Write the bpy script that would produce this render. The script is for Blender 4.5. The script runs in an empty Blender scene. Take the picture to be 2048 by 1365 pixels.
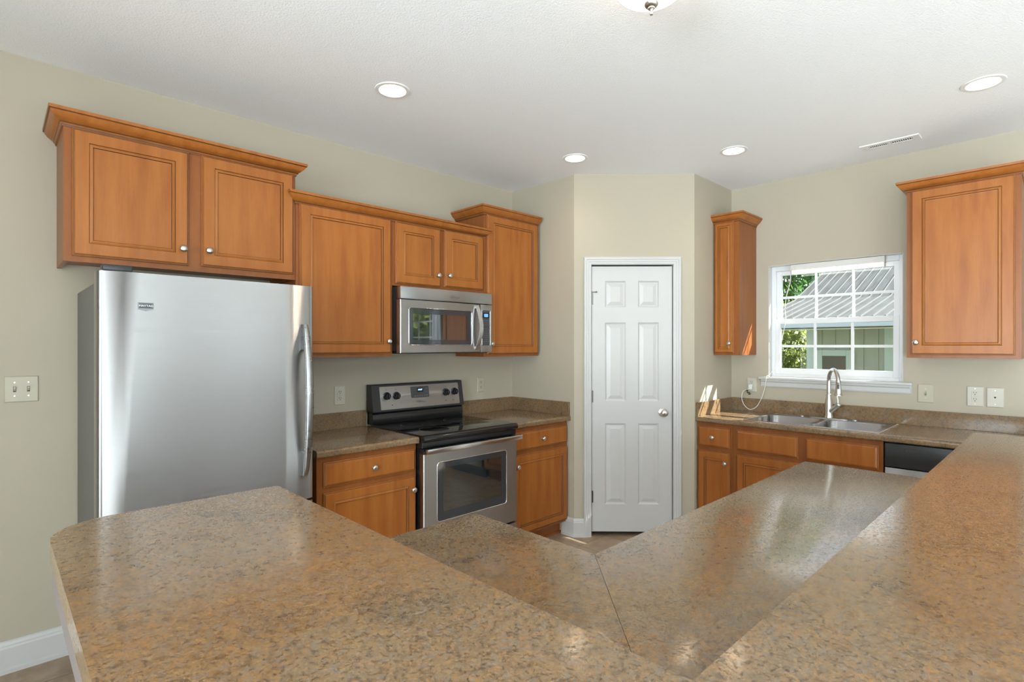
import bpy, bmesh, math, random
from mathutils import Vector, Matrix
random.seed(7)
S = bpy.context.scene
COL = S.collection
PI = math.pi

# ------------------------------------------------------------------ room constants (metres)
YN, XE, CE = 3.258, 4.444, 2.743          # stove wall, sink wall, ceiling
XW, YS = -4.6, -2.5
PX, PY = 3.16, 1.948                       # pantry box: west face, south face
PA = (3.16, 2.588); PB = (3.80, 1.948)

# ------------------------------------------------------------------ camera
cam_d = bpy.data.cameras.new('camera'); cam = bpy.data.objects.new('camera', cam_d); COL.objects.link(cam)
F_PX, YAW, HORIZON, CAM_H = 1073.1, 45.917, 692.07, 1.4437
cam_d.sensor_width = 36.0; cam_d.lens = 36.0*F_PX/2048
cam_d.shift_y = (HORIZON-682.5)/2048
cam.location = (0, 0, CAM_H); cam.rotation_euler = (PI/2, 0, math.radians(YAW-90))
cam_d.clip_start = 0.02
S.camera = cam
# ------------------------------------------------------------------ view, world, sun, fill lamps
S.view_settings.view_transform = 'Standard'; S.view_settings.look = 'None'
S.view_settings.exposure = 0.86; S.view_settings.gamma = 1.0; S.view_settings.use_curve_mapping = False
W = bpy.data.worlds.new('sky'); S.world = W; W.use_nodes = True
wn = W.node_tree.nodes; wl = W.node_tree.links; wn.clear()
wo = wn.new('ShaderNodeOutputWorld'); wb = wn.new('ShaderNodeBackground'); wr = wn.new('ShaderNodeValToRGB')
wx = wn.new('ShaderNodeSeparateXYZ'); wt = wn.new('ShaderNodeTexCoord')
wl.new(wt.outputs['Generated'], wx.inputs[0]); wl.new(wx.outputs['Z'], wr.inputs[0]); wl.new(wr.outputs[0], wb.inputs[0]); wl.new(wb.outputs[0], wo.inputs[0])
wr.color_ramp.elements[0].position = 0.0; wr.color_ramp.elements[0].color = (0.95, 0.97, 1.0, 1)
wr.color_ramp.elements[1].position = 0.7; wr.color_ramp.elements[1].color = (0.55, 0.72, 1.0, 1)
wb.inputs[1].default_value = 1.2
sd = bpy.data.lights.new('sun', 'SUN'); so = bpy.data.objects.new('sun', sd); COL.objects.link(so)
sd.energy = 13.0; sd.angle = math.radians(0.6); sd.color = (1.0, 0.965, 0.91)
so.rotation_euler = Vector((-1.0, 1.1, -1.3)).to_track_quat('-Z', 'Y').to_euler(); so.location = (9, -6, 8)
def area(name, loc, rot, sx, sy, power, color):
    d = bpy.data.lights.new(name, 'AREA'); d.shape = 'RECTANGLE'; d.size = sx; d.size_y = sy; d.energy = power; d.color = color
    o = bpy.data.objects.new(name, d); COL.objects.link(o); o.location = loc; o.rotation_euler = rot
    return o
# added fill lamps outside the unseen openings, tilted up to brighten the ceiling
area('fill_south', (0.4, YS-0.16, 1.25), (math.radians(116), 0, 0), 6.0, 2.0, 108, (0.84, 0.93, 1.0))
area('fill_west', (XW-0.35, -0.4, 1.30), (math.radians(142), 0, -PI/2), 3.6, 2.0, 400, (0.84, 0.93, 1.0))

# ------------------------------------------------------------------ materials
MATS = {}
def mat(name, color, rough=0.5, metal=0.0, spec=None, ior=None, emit=None, estr=0, coat=0):
    m = bpy.data.materials.new(name); m.use_nodes = True
    b = m.node_tree.nodes['Principled BSDF']
    b.inputs['Base Color'].default_value = (*color, 1); b.inputs['Roughness'].default_value = rough; b.inputs['Metallic'].default_value = metal
    if spec is not None: b.inputs['Specular IOR Level'].default_value = spec
    if ior: b.inputs['IOR'].default_value = ior
    if coat: b.inputs['Coat Weight'].default_value = coat; b.inputs['Coat Roughness'].default_value = 0.05
    if emit: b.inputs['Emission Color'].default_value = (*emit, 1); b.inputs['Emission Strength'].default_value = estr
    MATS[name] = m
    return m
def NT(m): return m.node_tree.nodes, m.node_tree.links, m.node_tree.nodes['Principled BSDF']
def coords(m, scale=(1, 1, 1), kind='Object'):
    n, l, b = NT(m); tc = n.new('ShaderNodeTexCoord'); mp = n.new('ShaderNodeMapping')
    mp.inputs['Scale'].default_value = scale; l.new(tc.outputs[kind], mp.inputs[0]); return mp.outputs[0]
def noise(m, vec, scale, detail=4, rough=0.5, dist=0.0):
    n, l, b = NT(m); t = n.new('ShaderNodeTexNoise')
    t.inputs['Scale'].default_value = scale; t.inputs['Detail'].default_value = detail; t.inputs['Roughness'].default_value = rough
    t.inputs['Distortion'].default_value = dist
    if vec is not None: l.new(vec, t.inputs['Vector'])
    return t.outputs['Fac']
def ramp(m, fac, stops):
    n, l, b = NT(m); r = n.new('ShaderNodeValToRGB'); l.new(fac, r.inputs[0]); e = r.color_ramp.elements
    while len(e) < len(stops): e.new(0.5)
    for k, (p, c) in enumerate(stops):
        e[k].position = p; e[k].color = (*c, 1) if len(c) == 3 else c
    return r.outputs[0]
def mix(m, fac, a, b_, mode='MIX'):
    n, l, b = NT(m); x = n.new('ShaderNodeMix'); x.data_type = 'RGBA'; x.blend_type = mode
    if isinstance(fac, float): x.inputs[0].default_value = fac
    else: l.new(fac, x.inputs[0])
    for s, v in ((6, a), (7, b_)):
        if isinstance(v, tuple): x.inputs[s].default_value = (*v, 1)
        else: l.new(v, x.inputs[s])
    return x.outputs[2]
def bump(m, fac, strength, dist=0.01):
    n, l, b = NT(m); u = n.new('ShaderNodeBump'); u.inputs['Strength'].default_value = strength; u.inputs['Distance'].default_value = dist
    l.new(fac, u.inputs['Height']); l.new(u.outputs[0], b.inputs['Normal'])
def link(m, out, sock): m.node_tree.links.new(out, m.node_tree.nodes['Principled BSDF'].inputs[sock])

def wood(name, c1, c2, c3, rough=0.34):
    m = mat(name, c1, rough, spec=0.32)
    v = coords(m, (9, 9, 0.9)); f = noise(m, v, 2.2, 6, 0.62, 0.35)
    v2 = coords(m, (60, 60, 2.4)); f2 = noise(m, v2, 3.0, 4, 0.6)
    v3 = coords(m, (1.6, 1.6, 0.9)); f3 = noise(m, v3, 2.0, 2, 0.5)
    c = ramp(m, f, [(0.28, c2), (0.5, c1), (0.72, c3)])
    c = mix(m, ramp(m, f2, [(0.45, (0, 0, 0)), (0.75, (0.35, 0.35, 0.35))]), c, c2)
    c = mix(m, ramp(m, f3, [(0.35, (0.0, 0.0, 0.0)), (0.7, (0.4, 0.4, 0.4))]), c, c3)
    link(m, c, 'Base Color'); bump(m, f2, 0.03, 0.002)
    return m
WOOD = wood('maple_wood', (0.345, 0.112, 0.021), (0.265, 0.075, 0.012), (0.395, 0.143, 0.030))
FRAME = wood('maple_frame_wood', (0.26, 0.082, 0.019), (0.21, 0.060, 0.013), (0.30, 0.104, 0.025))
GLAZE = mat('dark_glaze', (0.12, 0.045, 0.016), 0.4)
WALL = mat('beige_wall_paint', (0.455, 0.408, 0.318), 0.75); bump(WALL, noise(WALL, coords(WALL), 260, 3), 0.06, 0.003)
CEIL = mat('ceiling_paint', (0.90, 0.90, 0.905), 0.9); bump(CEIL, noise(CEIL, coords(CEIL), 120, 4, 0.6), 0.5, 0.006)
WHITE = mat('white_trim_paint', (0.56, 0.555, 0.545), 0.35)
VINYL = mat('white_vinyl', (0.74, 0.75, 0.76), 0.4)
ALMOND = mat('almond_plastic', (0.47, 0.43, 0.33), 0.35)
IVORY = mat('ivory_plastic', (0.54, 0.51, 0.43), 0.35)
SLOT = mat('dark_slot', (0.03, 0.028, 0.025), 0.6)
BLACK = mat('black_enamel', (0.012, 0.012, 0.013), 0.22)
BLACKP = mat('black_plastic', (0.02, 0.021, 0.023), 0.35)
GREYP = mat('charcoal_panel', (0.06, 0.06, 0.065), 0.35)
BGLASS = mat('black_glass', (0.008, 0.008, 0.009), 0.04, spec=0.6)
MGLASS = mat('reflective_dark_glass', (0.012, 0.016, 0.016), 0.03, spec=1.0, ior=1.9)
OGLASS = mat('oven_glass', (0.035, 0.04, 0.045), 0.05, spec=0.8)
NICKEL = mat('brushed_nickel', (0.62, 0.60, 0.56), 0.28, 1.0)
CHROME = mat('polished_trim', (0.80, 0.80, 0.80), 0.15, 1.0)
FSIDE = mat('fridge_side_grey', (0.11, 0.11, 0.11), 0.42)
RUB = mat('gasket_black', (0.01, 0.01, 0.01), 0.7)
BADGE = mat('badge_dark', (0.05, 0.05, 0.055), 0.4)
BADGEB = mat('badge_border_metal', (0.20, 0.20, 0.21), 0.35, 1.0)
BADGEW = mat('badge_white', (0.85, 0.85, 0.85), 0.5)
LOGOG = mat('logo_grey', (0.16, 0.16, 0.17), 0.4)
BLUE = mat('blue_display', (0.05, 0.15, 0.6), 0.4, emit=(0.10, 0.30, 1.0), estr=0.9)
BLUED = mat('display_digits', (0.5, 0.7, 1.0), 0.4, emit=(0.30, 0.58, 1.0), estr=2.0)
CORD = mat('white_cord', (0.78, 0.78, 0.75), 0.4)
TUBE = mat('lit_tube', (1, 1, 1), 0.4, emit=(1.0, 0.99, 0.96), estr=3.0)
LENS = mat('lit_lens', (1, 1, 1), 0.4, emit=(1.0, 0.87, 0.70), estr=60.0)
DOME = mat('lit_alabaster_glass', (0.95, 0.9, 0.8), 0.3, emit=(1.0, 0.92, 0.80), estr=5.0)
RING = mat('white_enamel', (0.82, 0.81, 0.79), 0.4)
BAFFLE = mat('white_baffle', (0.50, 0.46, 0.40), 0.5)
CURT = mat('sheer_white_curtain', (0.72, 0.76, 0.80), 0.9)
def steel(name, col, rough, axis_scale):
    m = mat(name, col, rough, 1.0); v = coords(m, axis_scale); f = noise(m, v, 1.0, 3, 0.6)
    r = ramp(m, f, [(0.3, (rough-0.05,)*3), (0.7, (rough+0.07,)*3)]); link(m, r, 'Roughness'); bump(m, f, 0.14, 0.0012)
    b = m.node_tree.nodes['Principled BSDF']; b.inputs['Anisotropic'].default_value = 0.75; b.inputs['Anisotropic Rotation'].default_value = 0.25
    return m
STEEL = steel('brushed_stainless', (0.41, 0.41, 0.41), 0.36, (4, 4, 420))
BOWL = steel('dull_sink_steel', (0.36, 0.36, 0.37), 0.30, (3, 3, 60)); HINGE = mat('aged_hinge_metal', (0.22, 0.21, 0.20), 0.4, 1.0)
STEELH = steel('satin_grey_metal', (0.33, 0.33, 0.33), 0.30, (3, 3, 60))
STEELV = steel('satin_stainless', (0.58, 0.58, 0.58), 0.22, (3, 3, 60))
def laminate():
    m = mat('mottled_brown_laminate', (0.25, 0.17, 0.10), 0.25, ior=1.50)
    b = m.node_tree.nodes['Principled BSDF']; b.inputs['Coat Weight'].default_value = 0.22; b.inputs['Coat IOR'].default_value = 1.6; b.inputs['Coat Roughness'].default_value = 0.14
    v = coords(m)
    big = noise(m, v, 5.0, 4, 0.6, 0.5); mid = noise(m, v, 60, 5, 0.7, 0.1); fine = noise(m, v, 150, 3, 0.65); fine2 = noise(m, v, 230, 2, 0.6); gr = noise(m, v, 75, 3, 0.65)
    c = ramp(m, big, [(0.36, (0.085, 0.058, 0.034)), (0.46, (0.245, 0.132, 0.048)), (0.54, (0.185, 0.130, 0.076)), (0.64, (0.285, 0.138, 0.044))])
    c2 = ramp(m, mid, [(0.38, (0.060, 0.042, 0.028)), (0.46, (0.200, 0.120, 0.056)), (0.54, (0.235, 0.165, 0.100)), (0.62, (0.33, 0.170, 0.055))])
    c = mix(m, 0.55, c, c2)
    c = mix(m, ramp(m, gr, [(0.52, (0, 0, 0)), (0.62, (0.72, 0.72, 0.72))]), c, (0.20, 0.160, 0.122))
    c = mix(m, ramp(m, fine, [(0.39, (0.75, 0.75, 0.75)), (0.46, (0, 0, 0))]), c, (0.062, 0.043, 0.028))
    c = mix(m, ramp(m, fine2, [(0.55, (0, 0, 0)), (0.62, (0.55, 0.55, 0.55))]), c, (0.36, 0.215, 0.095))
    link(m, c, 'Base Color')
    r = ramp(m, fine, [(0.42, (0.30, 0.30, 0.30)), (0.49, (0.14, 0.14, 0.14)), (0.62, (0.11, 0.11, 0.11))]); link(m, r, 'Roughness')
    bump(m, fine, 0.012, 0.002)
    return m
LAM = laminate()
def tiles():
    m = mat('vinyl_tile', (0.36, 0.26, 0.17), 0.35)
    n, l, b = NT(m); v = coords(m)
    br = n.new('ShaderNodeTexBrick'); br.offset = 0.0; br.squash = 1.0; l.new(v, br.inputs['Vector'])
    br.inputs['Scale'].default_value = 1.0; br.inputs['Brick Width'].default_value = 0.305; br.inputs['Row Height'].default_value = 0.305
    br.inputs['Mortar Size'].default_value = 0.004; br.inputs['Mortar Smooth'].default_value = 0.3
    f = noise(m, v, 9, 6, 0.65, 0.5)
    c = ramp(m, f, [(0.3, (0.27, 0.185, 0.115)), (0.55, (0.38, 0.275, 0.18)), (0.75, (0.46, 0.345, 0.24))])
    c = mix(m, br.outputs['Fac'], c, (0.20, 0.16, 0.12)); link(m, c, 'Base Color')
    return m
TILE = tiles()
BOUNCE = mat('pale_bounce_floor', (0.70, 0.68, 0.65), 0.95)  # pale tone for the added floor layer that bounces light up
APRON = mat('taupe_paint', (0.13, 0.105, 0.10), 0.5)
def glass():
    m = bpy.data.materials.new('window_glass'); m.use_nodes = True; n, l = m.node_tree.nodes, m.node_tree.links; n.clear()
    o = n.new('ShaderNodeOutputMaterial'); mx = n.new('ShaderNodeMixShader'); t = n.new('ShaderNodeBsdfTransparent'); g = n.new('ShaderNodeBsdfGlossy'); fr = n.new('ShaderNodeLayerWeight'); ml = n.new('ShaderNodeMath'); ml.operation = 'POWER'; ml.inputs[1].default_value = 5.0; ma = n.new('ShaderNodeMath'); ma.operation = 'MULTIPLY_ADD'; ma.inputs[1].default_value = 0.94; ma.inputs[2].default_value = 0.04
    t.inputs[0].default_value = (0.93, 0.96, 0.95, 1); g.inputs['Roughness'].default_value = 0.01; fr.inputs[0].default_value = 0.5
    l.new(fr.outputs['Facing'], ml.inputs[0]); l.new(ml.outputs[0], ma.inputs[0]); l.new(ma.outputs[0], mx.inputs[0]); l.new(t.outputs[0], mx.inputs[1]); l.new(g.outputs[0], mx.inputs[2]); l.new(mx.outputs[0], o.inputs[0])
    return m
GLASS = glass()
ROOFM = mat('grey_metal_roof', (0.10, 0.10, 0.10), 0.75, spec=0.2); link(ROOFM, ramp(ROOFM, noise(ROOFM, coords(ROOFM, (0.6, 6, 0.6)), 3.0, 4), [(0.35, (0.070, 0.066, 0.058)), (0.6, (0.10, 0.10, 0.097))]), 'Base Color')
RIBM = mat('pale_roof_rib', (0.135, 0.135, 0.132), 0.7, spec=0.2)
SIDING = mat('sage_green_siding', (0.31, 0.325, 0.26), 0.7)
MINT = mat('mint_trim', (0.40, 0.465, 0.42), 0.6)
GUTTER = mat('grey_gutter', (0.42, 0.47, 0.52), 0.4)
BROWNG = mat('brown_tinted_glass', (0.10, 0.085, 0.065), 0.2, spec=0.2)
SOFFIT = mat('cream_soffit', (0.62, 0.60, 0.48), 0.7)
def leafm(name, c1, c2):
    m = mat(name, c1, 0.6); link(m, ramp(m, noise(m, coords(m), 3.5, 4, 0.7), [(0.35, c1), (0.65, c2)]), 'Base Color')
    n, l, b = NT(m); tr = n.new('ShaderNodeBsdfTranslucent'); tr.inputs[0].default_value = (min(1, c2[0]*1.5), min(1, c2[1]*1.5), c2[2], 1); mx = n.new('ShaderNodeMixShader'); mx.inputs[0].default_value = 0.45
    o = n['Material Output']; l.new(b.outputs[0], mx.inputs[1]); l.new(tr.outputs[0], mx.inputs[2]); l.new(mx.outputs[0], o.inputs[0]); return m
LEAFD = leafm('dark_leaves', (0.03, 0.09, 0.03), (0.10, 0.22, 0.07))
LEAFB = leafm('sunny_leaves', (0.14, 0.19, 0.06), (0.28, 0.31, 0.12))
BARK = mat('bark', (0.12, 0.09, 0.06), 0.9)
GRASS = leafm('grass', (0.10, 0.17, 0.05), (0.24, 0.28, 0.10))

# ------------------------------------------------------------------ mesh builder
class MB:
    def __init__(self): self.bm = bmesh.new()
    def _f(self, vs, mi=0):
        try:
            f = self.bm.faces.new(vs); f.material_index = mi; return f
        except ValueError: return None
    def box(self, x0, x1, y0, y1, z0, z1, bev=0.0, seg=1, mi=0):
        b = self.bm; vs = [b.verts.new((x, y, z)) for x in (x0, x1) for y in (y0, y1) for z in (z0, z1)]
        idx = [(0, 1, 3, 2), (4, 6, 7, 5), (0, 4, 5, 1), (2, 3, 7, 6), (0, 2, 6, 4), (1, 5, 7, 3)]
        fs = [self._f([vs[i] for i in q], mi) for q in idx]
        if bev > 0:
            es = list({e for f in fs for e in f.edges})
            r = bmesh.ops.bevel(b, geom=es, offset=bev, segments=seg, affect='EDGES', profile=0.5)
            for f in r['faces']: f.material_index = mi
        return self
    def loft(self, loops, cap0=True, cap1=True, mis=None, closed=True, mi=0):
        b = self.bm; L = [[b.verts.new(p) for p in lp] for lp in loops]; n = len(L[0])
        for k in range(len(L)-1):
            for i in range(n if closed else n-1):
                j = (i+1) % n
                self._f([L[k][i], L[k][j], L[k+1][j], L[k+1][i]], mis[k] if mis else mi)
        if cap0: self._f(list(reversed(L[0])), mis[0] if mis else mi)
        if cap1: self._f(L[-1], mis[-1] if mis else mi)
        return self
    def prism(self, pts, z0, z1, bev=0.0, seg=3, mi=0, keep=None):
        b = self.bm; lo = [b.verts.new((x, y, z0)) for x, y in pts]; hi = [b.verts.new((x, y, z1)) for x, y in pts]
        n = len(pts); top = self._f(hi, mi); self._f(list(reversed(lo)), mi)
        for i in range(n): self._f([lo[i], lo[(i+1) % n], hi[(i+1) % n], hi[i]], mi)
        if bev: bmesh.ops.bevel(b, geom=[e for e in top.edges if keep is None or not keep(e)], offset=bev, segments=seg, affect='EDGES', profile=0.5)
        return self
    def lathe(self, prof, c=(0, 0, 0), axis='z', seg=20, mi=0):
        loops = []
        for r, h in prof:
            lp = []
            for k in range(seg):
                a = 2*PI*k/seg; u, v = r*math.cos(a), r*math.sin(a)
                if axis == 'z': p = (u, v, h)
                elif axis == 'y': p = (u, h, -v)
                else: p = (h, u, v)
                lp.append((c[0]+p[0], c[1]+p[1], c[2]+p[2]))
            loops.append(lp)
        return self.loft(loops, mi=mi)
    def tube(self, pts, rad, seg=10, mi=0, flat=1.0):
        P = [Vector(p) for p in pts]; R = rad if isinstance(rad, (list, tuple)) else [rad]*len(P)
        loops = []; up = None
        for i, p in enumerate(P):
            t = (P[min(i+1, len(P)-1)]-P[max(i-1, 0)]).normalized()
            if up is None:
                up = Vector((0, 0, 1)) if abs(t.z) < 0.9 else Vector((1, 0, 0))
            s = t.cross(up)
            if s.length < 1e-4: s = t.orthogonal()
            s.normalize(); up = s.cross(t).normalized()
            loops.append([tuple(p+R[i]*(math.cos(2*PI*k/seg)*s+flat*math.sin(2*PI*k/seg)*up)) for k in range(seg)])
        return self.loft(loops, mi=mi)
    def rect_rings(self, x0, x1, z0, z1, prof, mis=None):
        """nested rectangles in the x-z plane; prof = [(inset, y)]"""
        loops = [[(x0+i, y, z0+i), (x1-i, y, z0+i), (x1-i, y, z1-i), (x0+i, y, z1-i)] for i, y in prof]
        return self.loft(loops, cap0=True, cap1=True, mis=mis)
    def make(self, name, mats, parent=None, smooth=None, loc=None, rotz=0.0):
        bmesh.ops.remove_doubles(self.bm, verts=self.bm.verts, dist=1e-6)
        bmesh.ops.recalc_face_normals(self.bm, faces=self.bm.faces)
        me = bpy.data.meshes.new(name); self.bm.to_mesh(me); self.bm.free()
        for m in (mats if isinstance(mats, (list, tuple)) else [mats]): me.materials.append(m)
        if smooth is not None:
            for p in me.polygons: p.use_smooth = True
            me.set_sharp_from_angle(angle=math.radians(smooth))
        o = bpy.data.objects.new(name, me); COL.objects.link(o)
        if parent is not None: o.parent = parent
        if loc: o.location = loc
        if rotz: o.rotation_euler = (0, 0, rotz)
        return o
def rrect(x0, x1, z0, z1, r, n=5):
    out = []
    for cx, cz, a0 in ((x1-r, z0+r, -PI/2), (x1-r, z1-r, 0), (x0+r, z1-r, PI/2), (x0+r, z0+r, PI)):
        for k in range(n+1):
            a = a0+PI/2*k/n; out.append((cx+r*math.cos(a), cz+r*math.sin(a)))
    return out
def round_poly(pts, rads, n=8):
    out = []; N = len(pts)
    for i, (p, r) in enumerate(zip(pts, rads)):
        p = Vector(p); a = Vector(pts[i-1])-p; b = Vector(pts[(i+1) % N])-p; a.normalize(); b.normalize()
        if r <= 0: out.append(tuple(p)); continue
        pa, pb = p+a*r, p+b*r; c = p+(a+b)*r
        for k in range(n+1):
            t = k/n*PI/2
            q = c-(b*r)*math.cos(t)-(a*r)*math.sin(t) if True else None
            out.append((q.x, q.y))
    return out
LABELS = {}
def tag(o, label, cat, group=None):
    o['label'] = label; o['category'] = cat
    if group: o['group'] = group
    return o
def thing(name, label, cat, loc, rotz=0.0, group=None):
    o = bpy.data.objects.new(name, None); o.empty_display_size = 0.05; COL.objects.link(o); o.location = loc; o.rotation_euler = (0, 0, rotz)
    return tag(o, label, cat, group)
def struct(o): o['kind'] = 'structure'; return o
def sroot(name, loc, rotz=0.0):
    o = bpy.data.objects.new(name, None); o.empty_display_size = 0.05; COL.objects.link(o); o.location = loc; o.rotation_euler = (0, 0, rotz)
    return struct(o)
def cut(o, mb):
    """subtract the shapes in mb from o and keep only the result"""
    me = bpy.data.meshes.new('cutter'); bmesh.ops.recalc_face_normals(mb.bm, faces=mb.bm.faces); mb.bm.to_mesh(me); mb.bm.free()
    c = bpy.data.objects.new('cutter', me); COL.objects.link(c); c.location = o.location; c.rotation_euler = o.rotation_euler
    md = o.modifiers.new('cut', 'BOOLEAN'); md.operation = 'DIFFERENCE'; md.object = c; md.solver = 'EXACT'
    bpy.context.view_layer.update()
    dg = bpy.context.evaluated_depsgraph_get(); nm = bpy.data.meshes.new_from_object(o.evaluated_get(dg)); nm.name = o.data.name
    o.modifiers.clear(); old = o.data; o.data = nm; bpy.data.objects.remove(c); bpy.data.meshes.remove(me); bpy.data.meshes.remove(old)
def text(name, s, size, mats, parent, loc, rot=(PI/2, 0, 0), depth=0.0006, shear=0.0, sx=1.0):
    cu = bpy.data.curves.new(name, 'FONT'); cu.body = s; cu.size = size; cu.extrude = depth; cu.align_x = 'CENTER'; cu.align_y = 'CENTER'; cu.shear = shear
    t = bpy.data.objects.new(name, cu); COL.objects.link(t); bpy.context.view_layer.update()
    me = bpy.data.meshes.new_from_object(t.evaluated_get(bpy.context.evaluated_depsgraph_get())); bpy.data.objects.remove(t)
    me.transform(Matrix.Translation(loc) @ Matrix.Rotation(rot[2], 4, 'Z') @ Matrix.Rotation(rot[0], 4, 'X') @ Matrix.Diagonal((sx, 1, 1, 1)))
    me.materials.clear(); me.materials.append(mats)
    o = bpy.data.objects.new(name, me); COL.objects.link(o); o.parent = parent
    return o
RE = -PI/2     # rotation of things on the sink wall (local x runs to the right as one faces the wall, local y into the wall)
RD = -PI/4     # rotation of things on the pantry's diagonal wall

# ------------------------------------------------------------------ setting
m = MB(); m.box(XW-0.2, XE+0.14, YS-0.2, YN+0.14, -0.12, 0); struct(m.make('floor', TILE))
m = MB(); m.box(XW, -0.6, YS, YN, 0, 0.012); m.box(-0.6, XE, YS, -0.45, 0, 0.012); struct(m.make('floor_bounce', BOUNCE))  # unseen pale layer added to bounce light onto the ceiling
m = MB(); m.box(XW-0.14, PX+1.5, YN, YN+0.14, 0, CE); struct(m.make('wall_north', WALL))
m = MB(); m.box(-1.55, -1.41, 1.55, YN, 0, CE); struct(m.make('wall_light_blocker', WALL))  # unseen wall added to keep west light off the stove wall's left end
def wall_x(name, x0, x1, y0, y1, holes, mm=WALL):
    """wall along y with openings [(ya, yb, za, zb)] sorted by ya"""
    m = MB(); y = y0
    for ya, yb, za, zb in holes:
        m.box(x0, x1, y, ya, 0, CE); m.box(x0, x1, ya, yb, 0, za) if za > 0.001 else None; m.box(x0, x1, ya, yb, zb, CE); y = yb
    m.box(x0, x1, y, y1, 0, CE); return struct(m.make(name, mm))
def wall_y(name, y0, y1, x0, x1, holes, mm=WALL):
    m = MB(); x = x0
    for xa, xb, za, zb in holes:
        m.box(x, xa, y0, y1, 0, CE); m.box(xa, xb, y0, y1, 0, za) if za > 0.001 else None; m.box(xa, xb, y0, y1, zb, CE); x = xb
    m.box(x, x1, y0, y1, 0, CE); return struct(m.make(name, mm))
WY0, WY1, WZ0, WZ1 = 0.770, 1.650, 1.190, 2.078
w = wall_x('wall_east', XE, XE+0.14, YS-0.14, PY+1.5, [(-1.35, -0.35, 0.55, 2.10), (WY0, WY1, WZ0, WZ1)])
wall_y('wall_south', YS-0.14, YS, XW-0.14, XE+0.14, [(-2.6, 1.2, 0.05, 2.3), (1.8, 3.3, 1.20, 2.10)])
wall_x('wall_west', XW-0.14, XW, YS, YN, [(-2.2, 1.4, 0.3, 2.3)])
m = MB(); m.prism([(PX, YN), (PX, PA[1]), (PX+0.1, PA[1]+0.041), (PX+0.1, YN)], 0, CE); struct(m.make('wall_pantry_west', WALL))
m = MB(); m.prism([(PB[0], PY), (XE, PY), (XE, PY+0.1), (PB[0]+0.041, PY+0.1)], 0, CE); struct(m.make('wall_pantry_south', WALL))
DL = math.hypot(PB[0]-PA[0], PB[1]-PA[1])
D0, D1_, DZ = 0.135, 0.741, 2.052
m = MB(); m.prism([(0, 0), (D0-0.012, 0), (D0-0.012, 0.1), (0.041, 0.1)], 0, CE); m.prism([(D1_+0.012, 0), (DL, 0), (DL-0.041, 0.1), (D1_+0.012, 0.1)], 0, CE)
m.box(D0-0.012, D1_+0.012, 0, 0.1, DZ+0.012, CE); struct(m.make('wall_pantry_diagonal', WALL, loc=(PA[0], PA[1], 0), rotz=RD))
# ceiling with holes for the recessed lamps
DLS = [(1.459, 2.378), (2.892, 2.360), (3.538, 1.537), (3.515, 0.285)]
m = MB(); m.box(XW-0.14, XE+0.14, YS-0.14, YN+0.14, CE, CE+0.16); ce = struct(m.make('ceiling', CEIL))
m = MB()
for x, y in DLS: m.lathe([(0.066, CE-0.02), (0.066, CE+0.11)], (x, y, 0), seg=40)
cut(ce, m)

# baseboards: profile swept along straight runs (out, z)
BBP = [(0.0, 0.0), (0.022, 0.0), (0.022, 0.016), (0.016, 0.020), (0.014, 0.022), (0.014, 0.108), (0.011, 0.116), (0.011, 0.122), (0.006, 0.134), (0.0, 0.138)]
def baseboard(name, pts):
    """pts: plan polyline with the room on its right-hand side"""
    m = MB(); V = [Vector(p) for p in pts]; nrm = []
    for i in range(len(V)-1):
        d = (V[i+1]-V[i]).normalized(); nrm.append(Vector((d.y, -d.x)))
    loops = []
    for i, p in enumerate(V):
        if i == 0: o = nrm[0]
        elif i == len(V)-1: o = nrm[-1]
        else:
            o = nrm[i-1]+nrm[i]; o = o/ (1+nrm[i-1].dot(nrm[i]))
        loops.append([(p.x+o.x*q, p.y+o.y*q, z) for q, z in BBP])
    m.loft(loops); return struct(m.make(name, WHITE))
baseboard('baseboard_north', [(XW, YN), (0.9, YN)])
dd = Vector((1, -1)).normalized()
cs = Vector(PA)+dd*(D0-0.05)
baseboard('baseboard_pantry', [(PX, 2.70), PA, tuple(cs)])
ce2 = Vector(PA)+dd*(D1_+0.068)
baseboard('baseboard_pantry_south', [tuple(ce2), PB, (3.90, PY)])
# pantry door and casing
d = sroot('door_1', (PA[0], PA[1], 0), RD)
m = MB(); DX = [D0, D0+0.10, D0+0.257, D0+0.349, D0+0.506, D1_-0.001]; DZs = [0.036, 0.243, 0.855, 1.025, 1.620, 1.735, 1.935, 2.045]
yf = 0.012
m.box(D0, D1_-0.001, yf+0.012, yf+0.035, DZs[0], DZs[-1])
PR = [(0, yf), (0.010, yf+0.009), (0.016, yf+0.010), (0.042, yf+0.002), (0.045, yf+0.002)]
for i in range(5):
    for j in range(7):
        x0, x1, z0, z1 = DX[i], DX[i+1], DZs[j], DZs[j+1]
        if i in (1, 3) and j in (1, 3, 5):
            m.loft([[(x0+q, y, z0+q), (x1-q, y, z0+q), (x1-q, y, z1-q), (x0+q, y, z1-q)] for q, y in PR], cap0=False)
        else: m._f([m.bm.verts.new(p) for p in ((x0, yf, z0), (x1, yf, z0), (x1, yf, z1), (x0, yf, z1))])
for x in (D0, D1_-0.001): m._f([m.bm.verts.new(p) for p in ((x, yf, DZs[0]), (x, yf+0.03, DZs[0]), (x, yf+0.03, DZs[-1]), (x, yf, DZs[-1]))])
for z in (DZs[0], DZs[-1]): m._f([m.bm.verts.new(p) for p in ((D0, yf, z), (D0, yf+0.03, z), (D1_-0.001, yf+0.03, z), (D1_-0.001, yf, z))])
m.make('door_panel', WHITE, d)
m = MB(); m.lathe([(0.033, 0.0), (0.033, -0.006), (0.026, -0.010), (0.012, -0.014), (0.012, -0.032), (0.020, -0.038), (0.0275, -0.050), (0.0275, -0.058), (0.020, -0.067), (0.006, -0.070)], (D0+0.535, yf, 0.94), 'y', 24); m.make('door_knob', NICKEL, d, 40)
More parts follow.
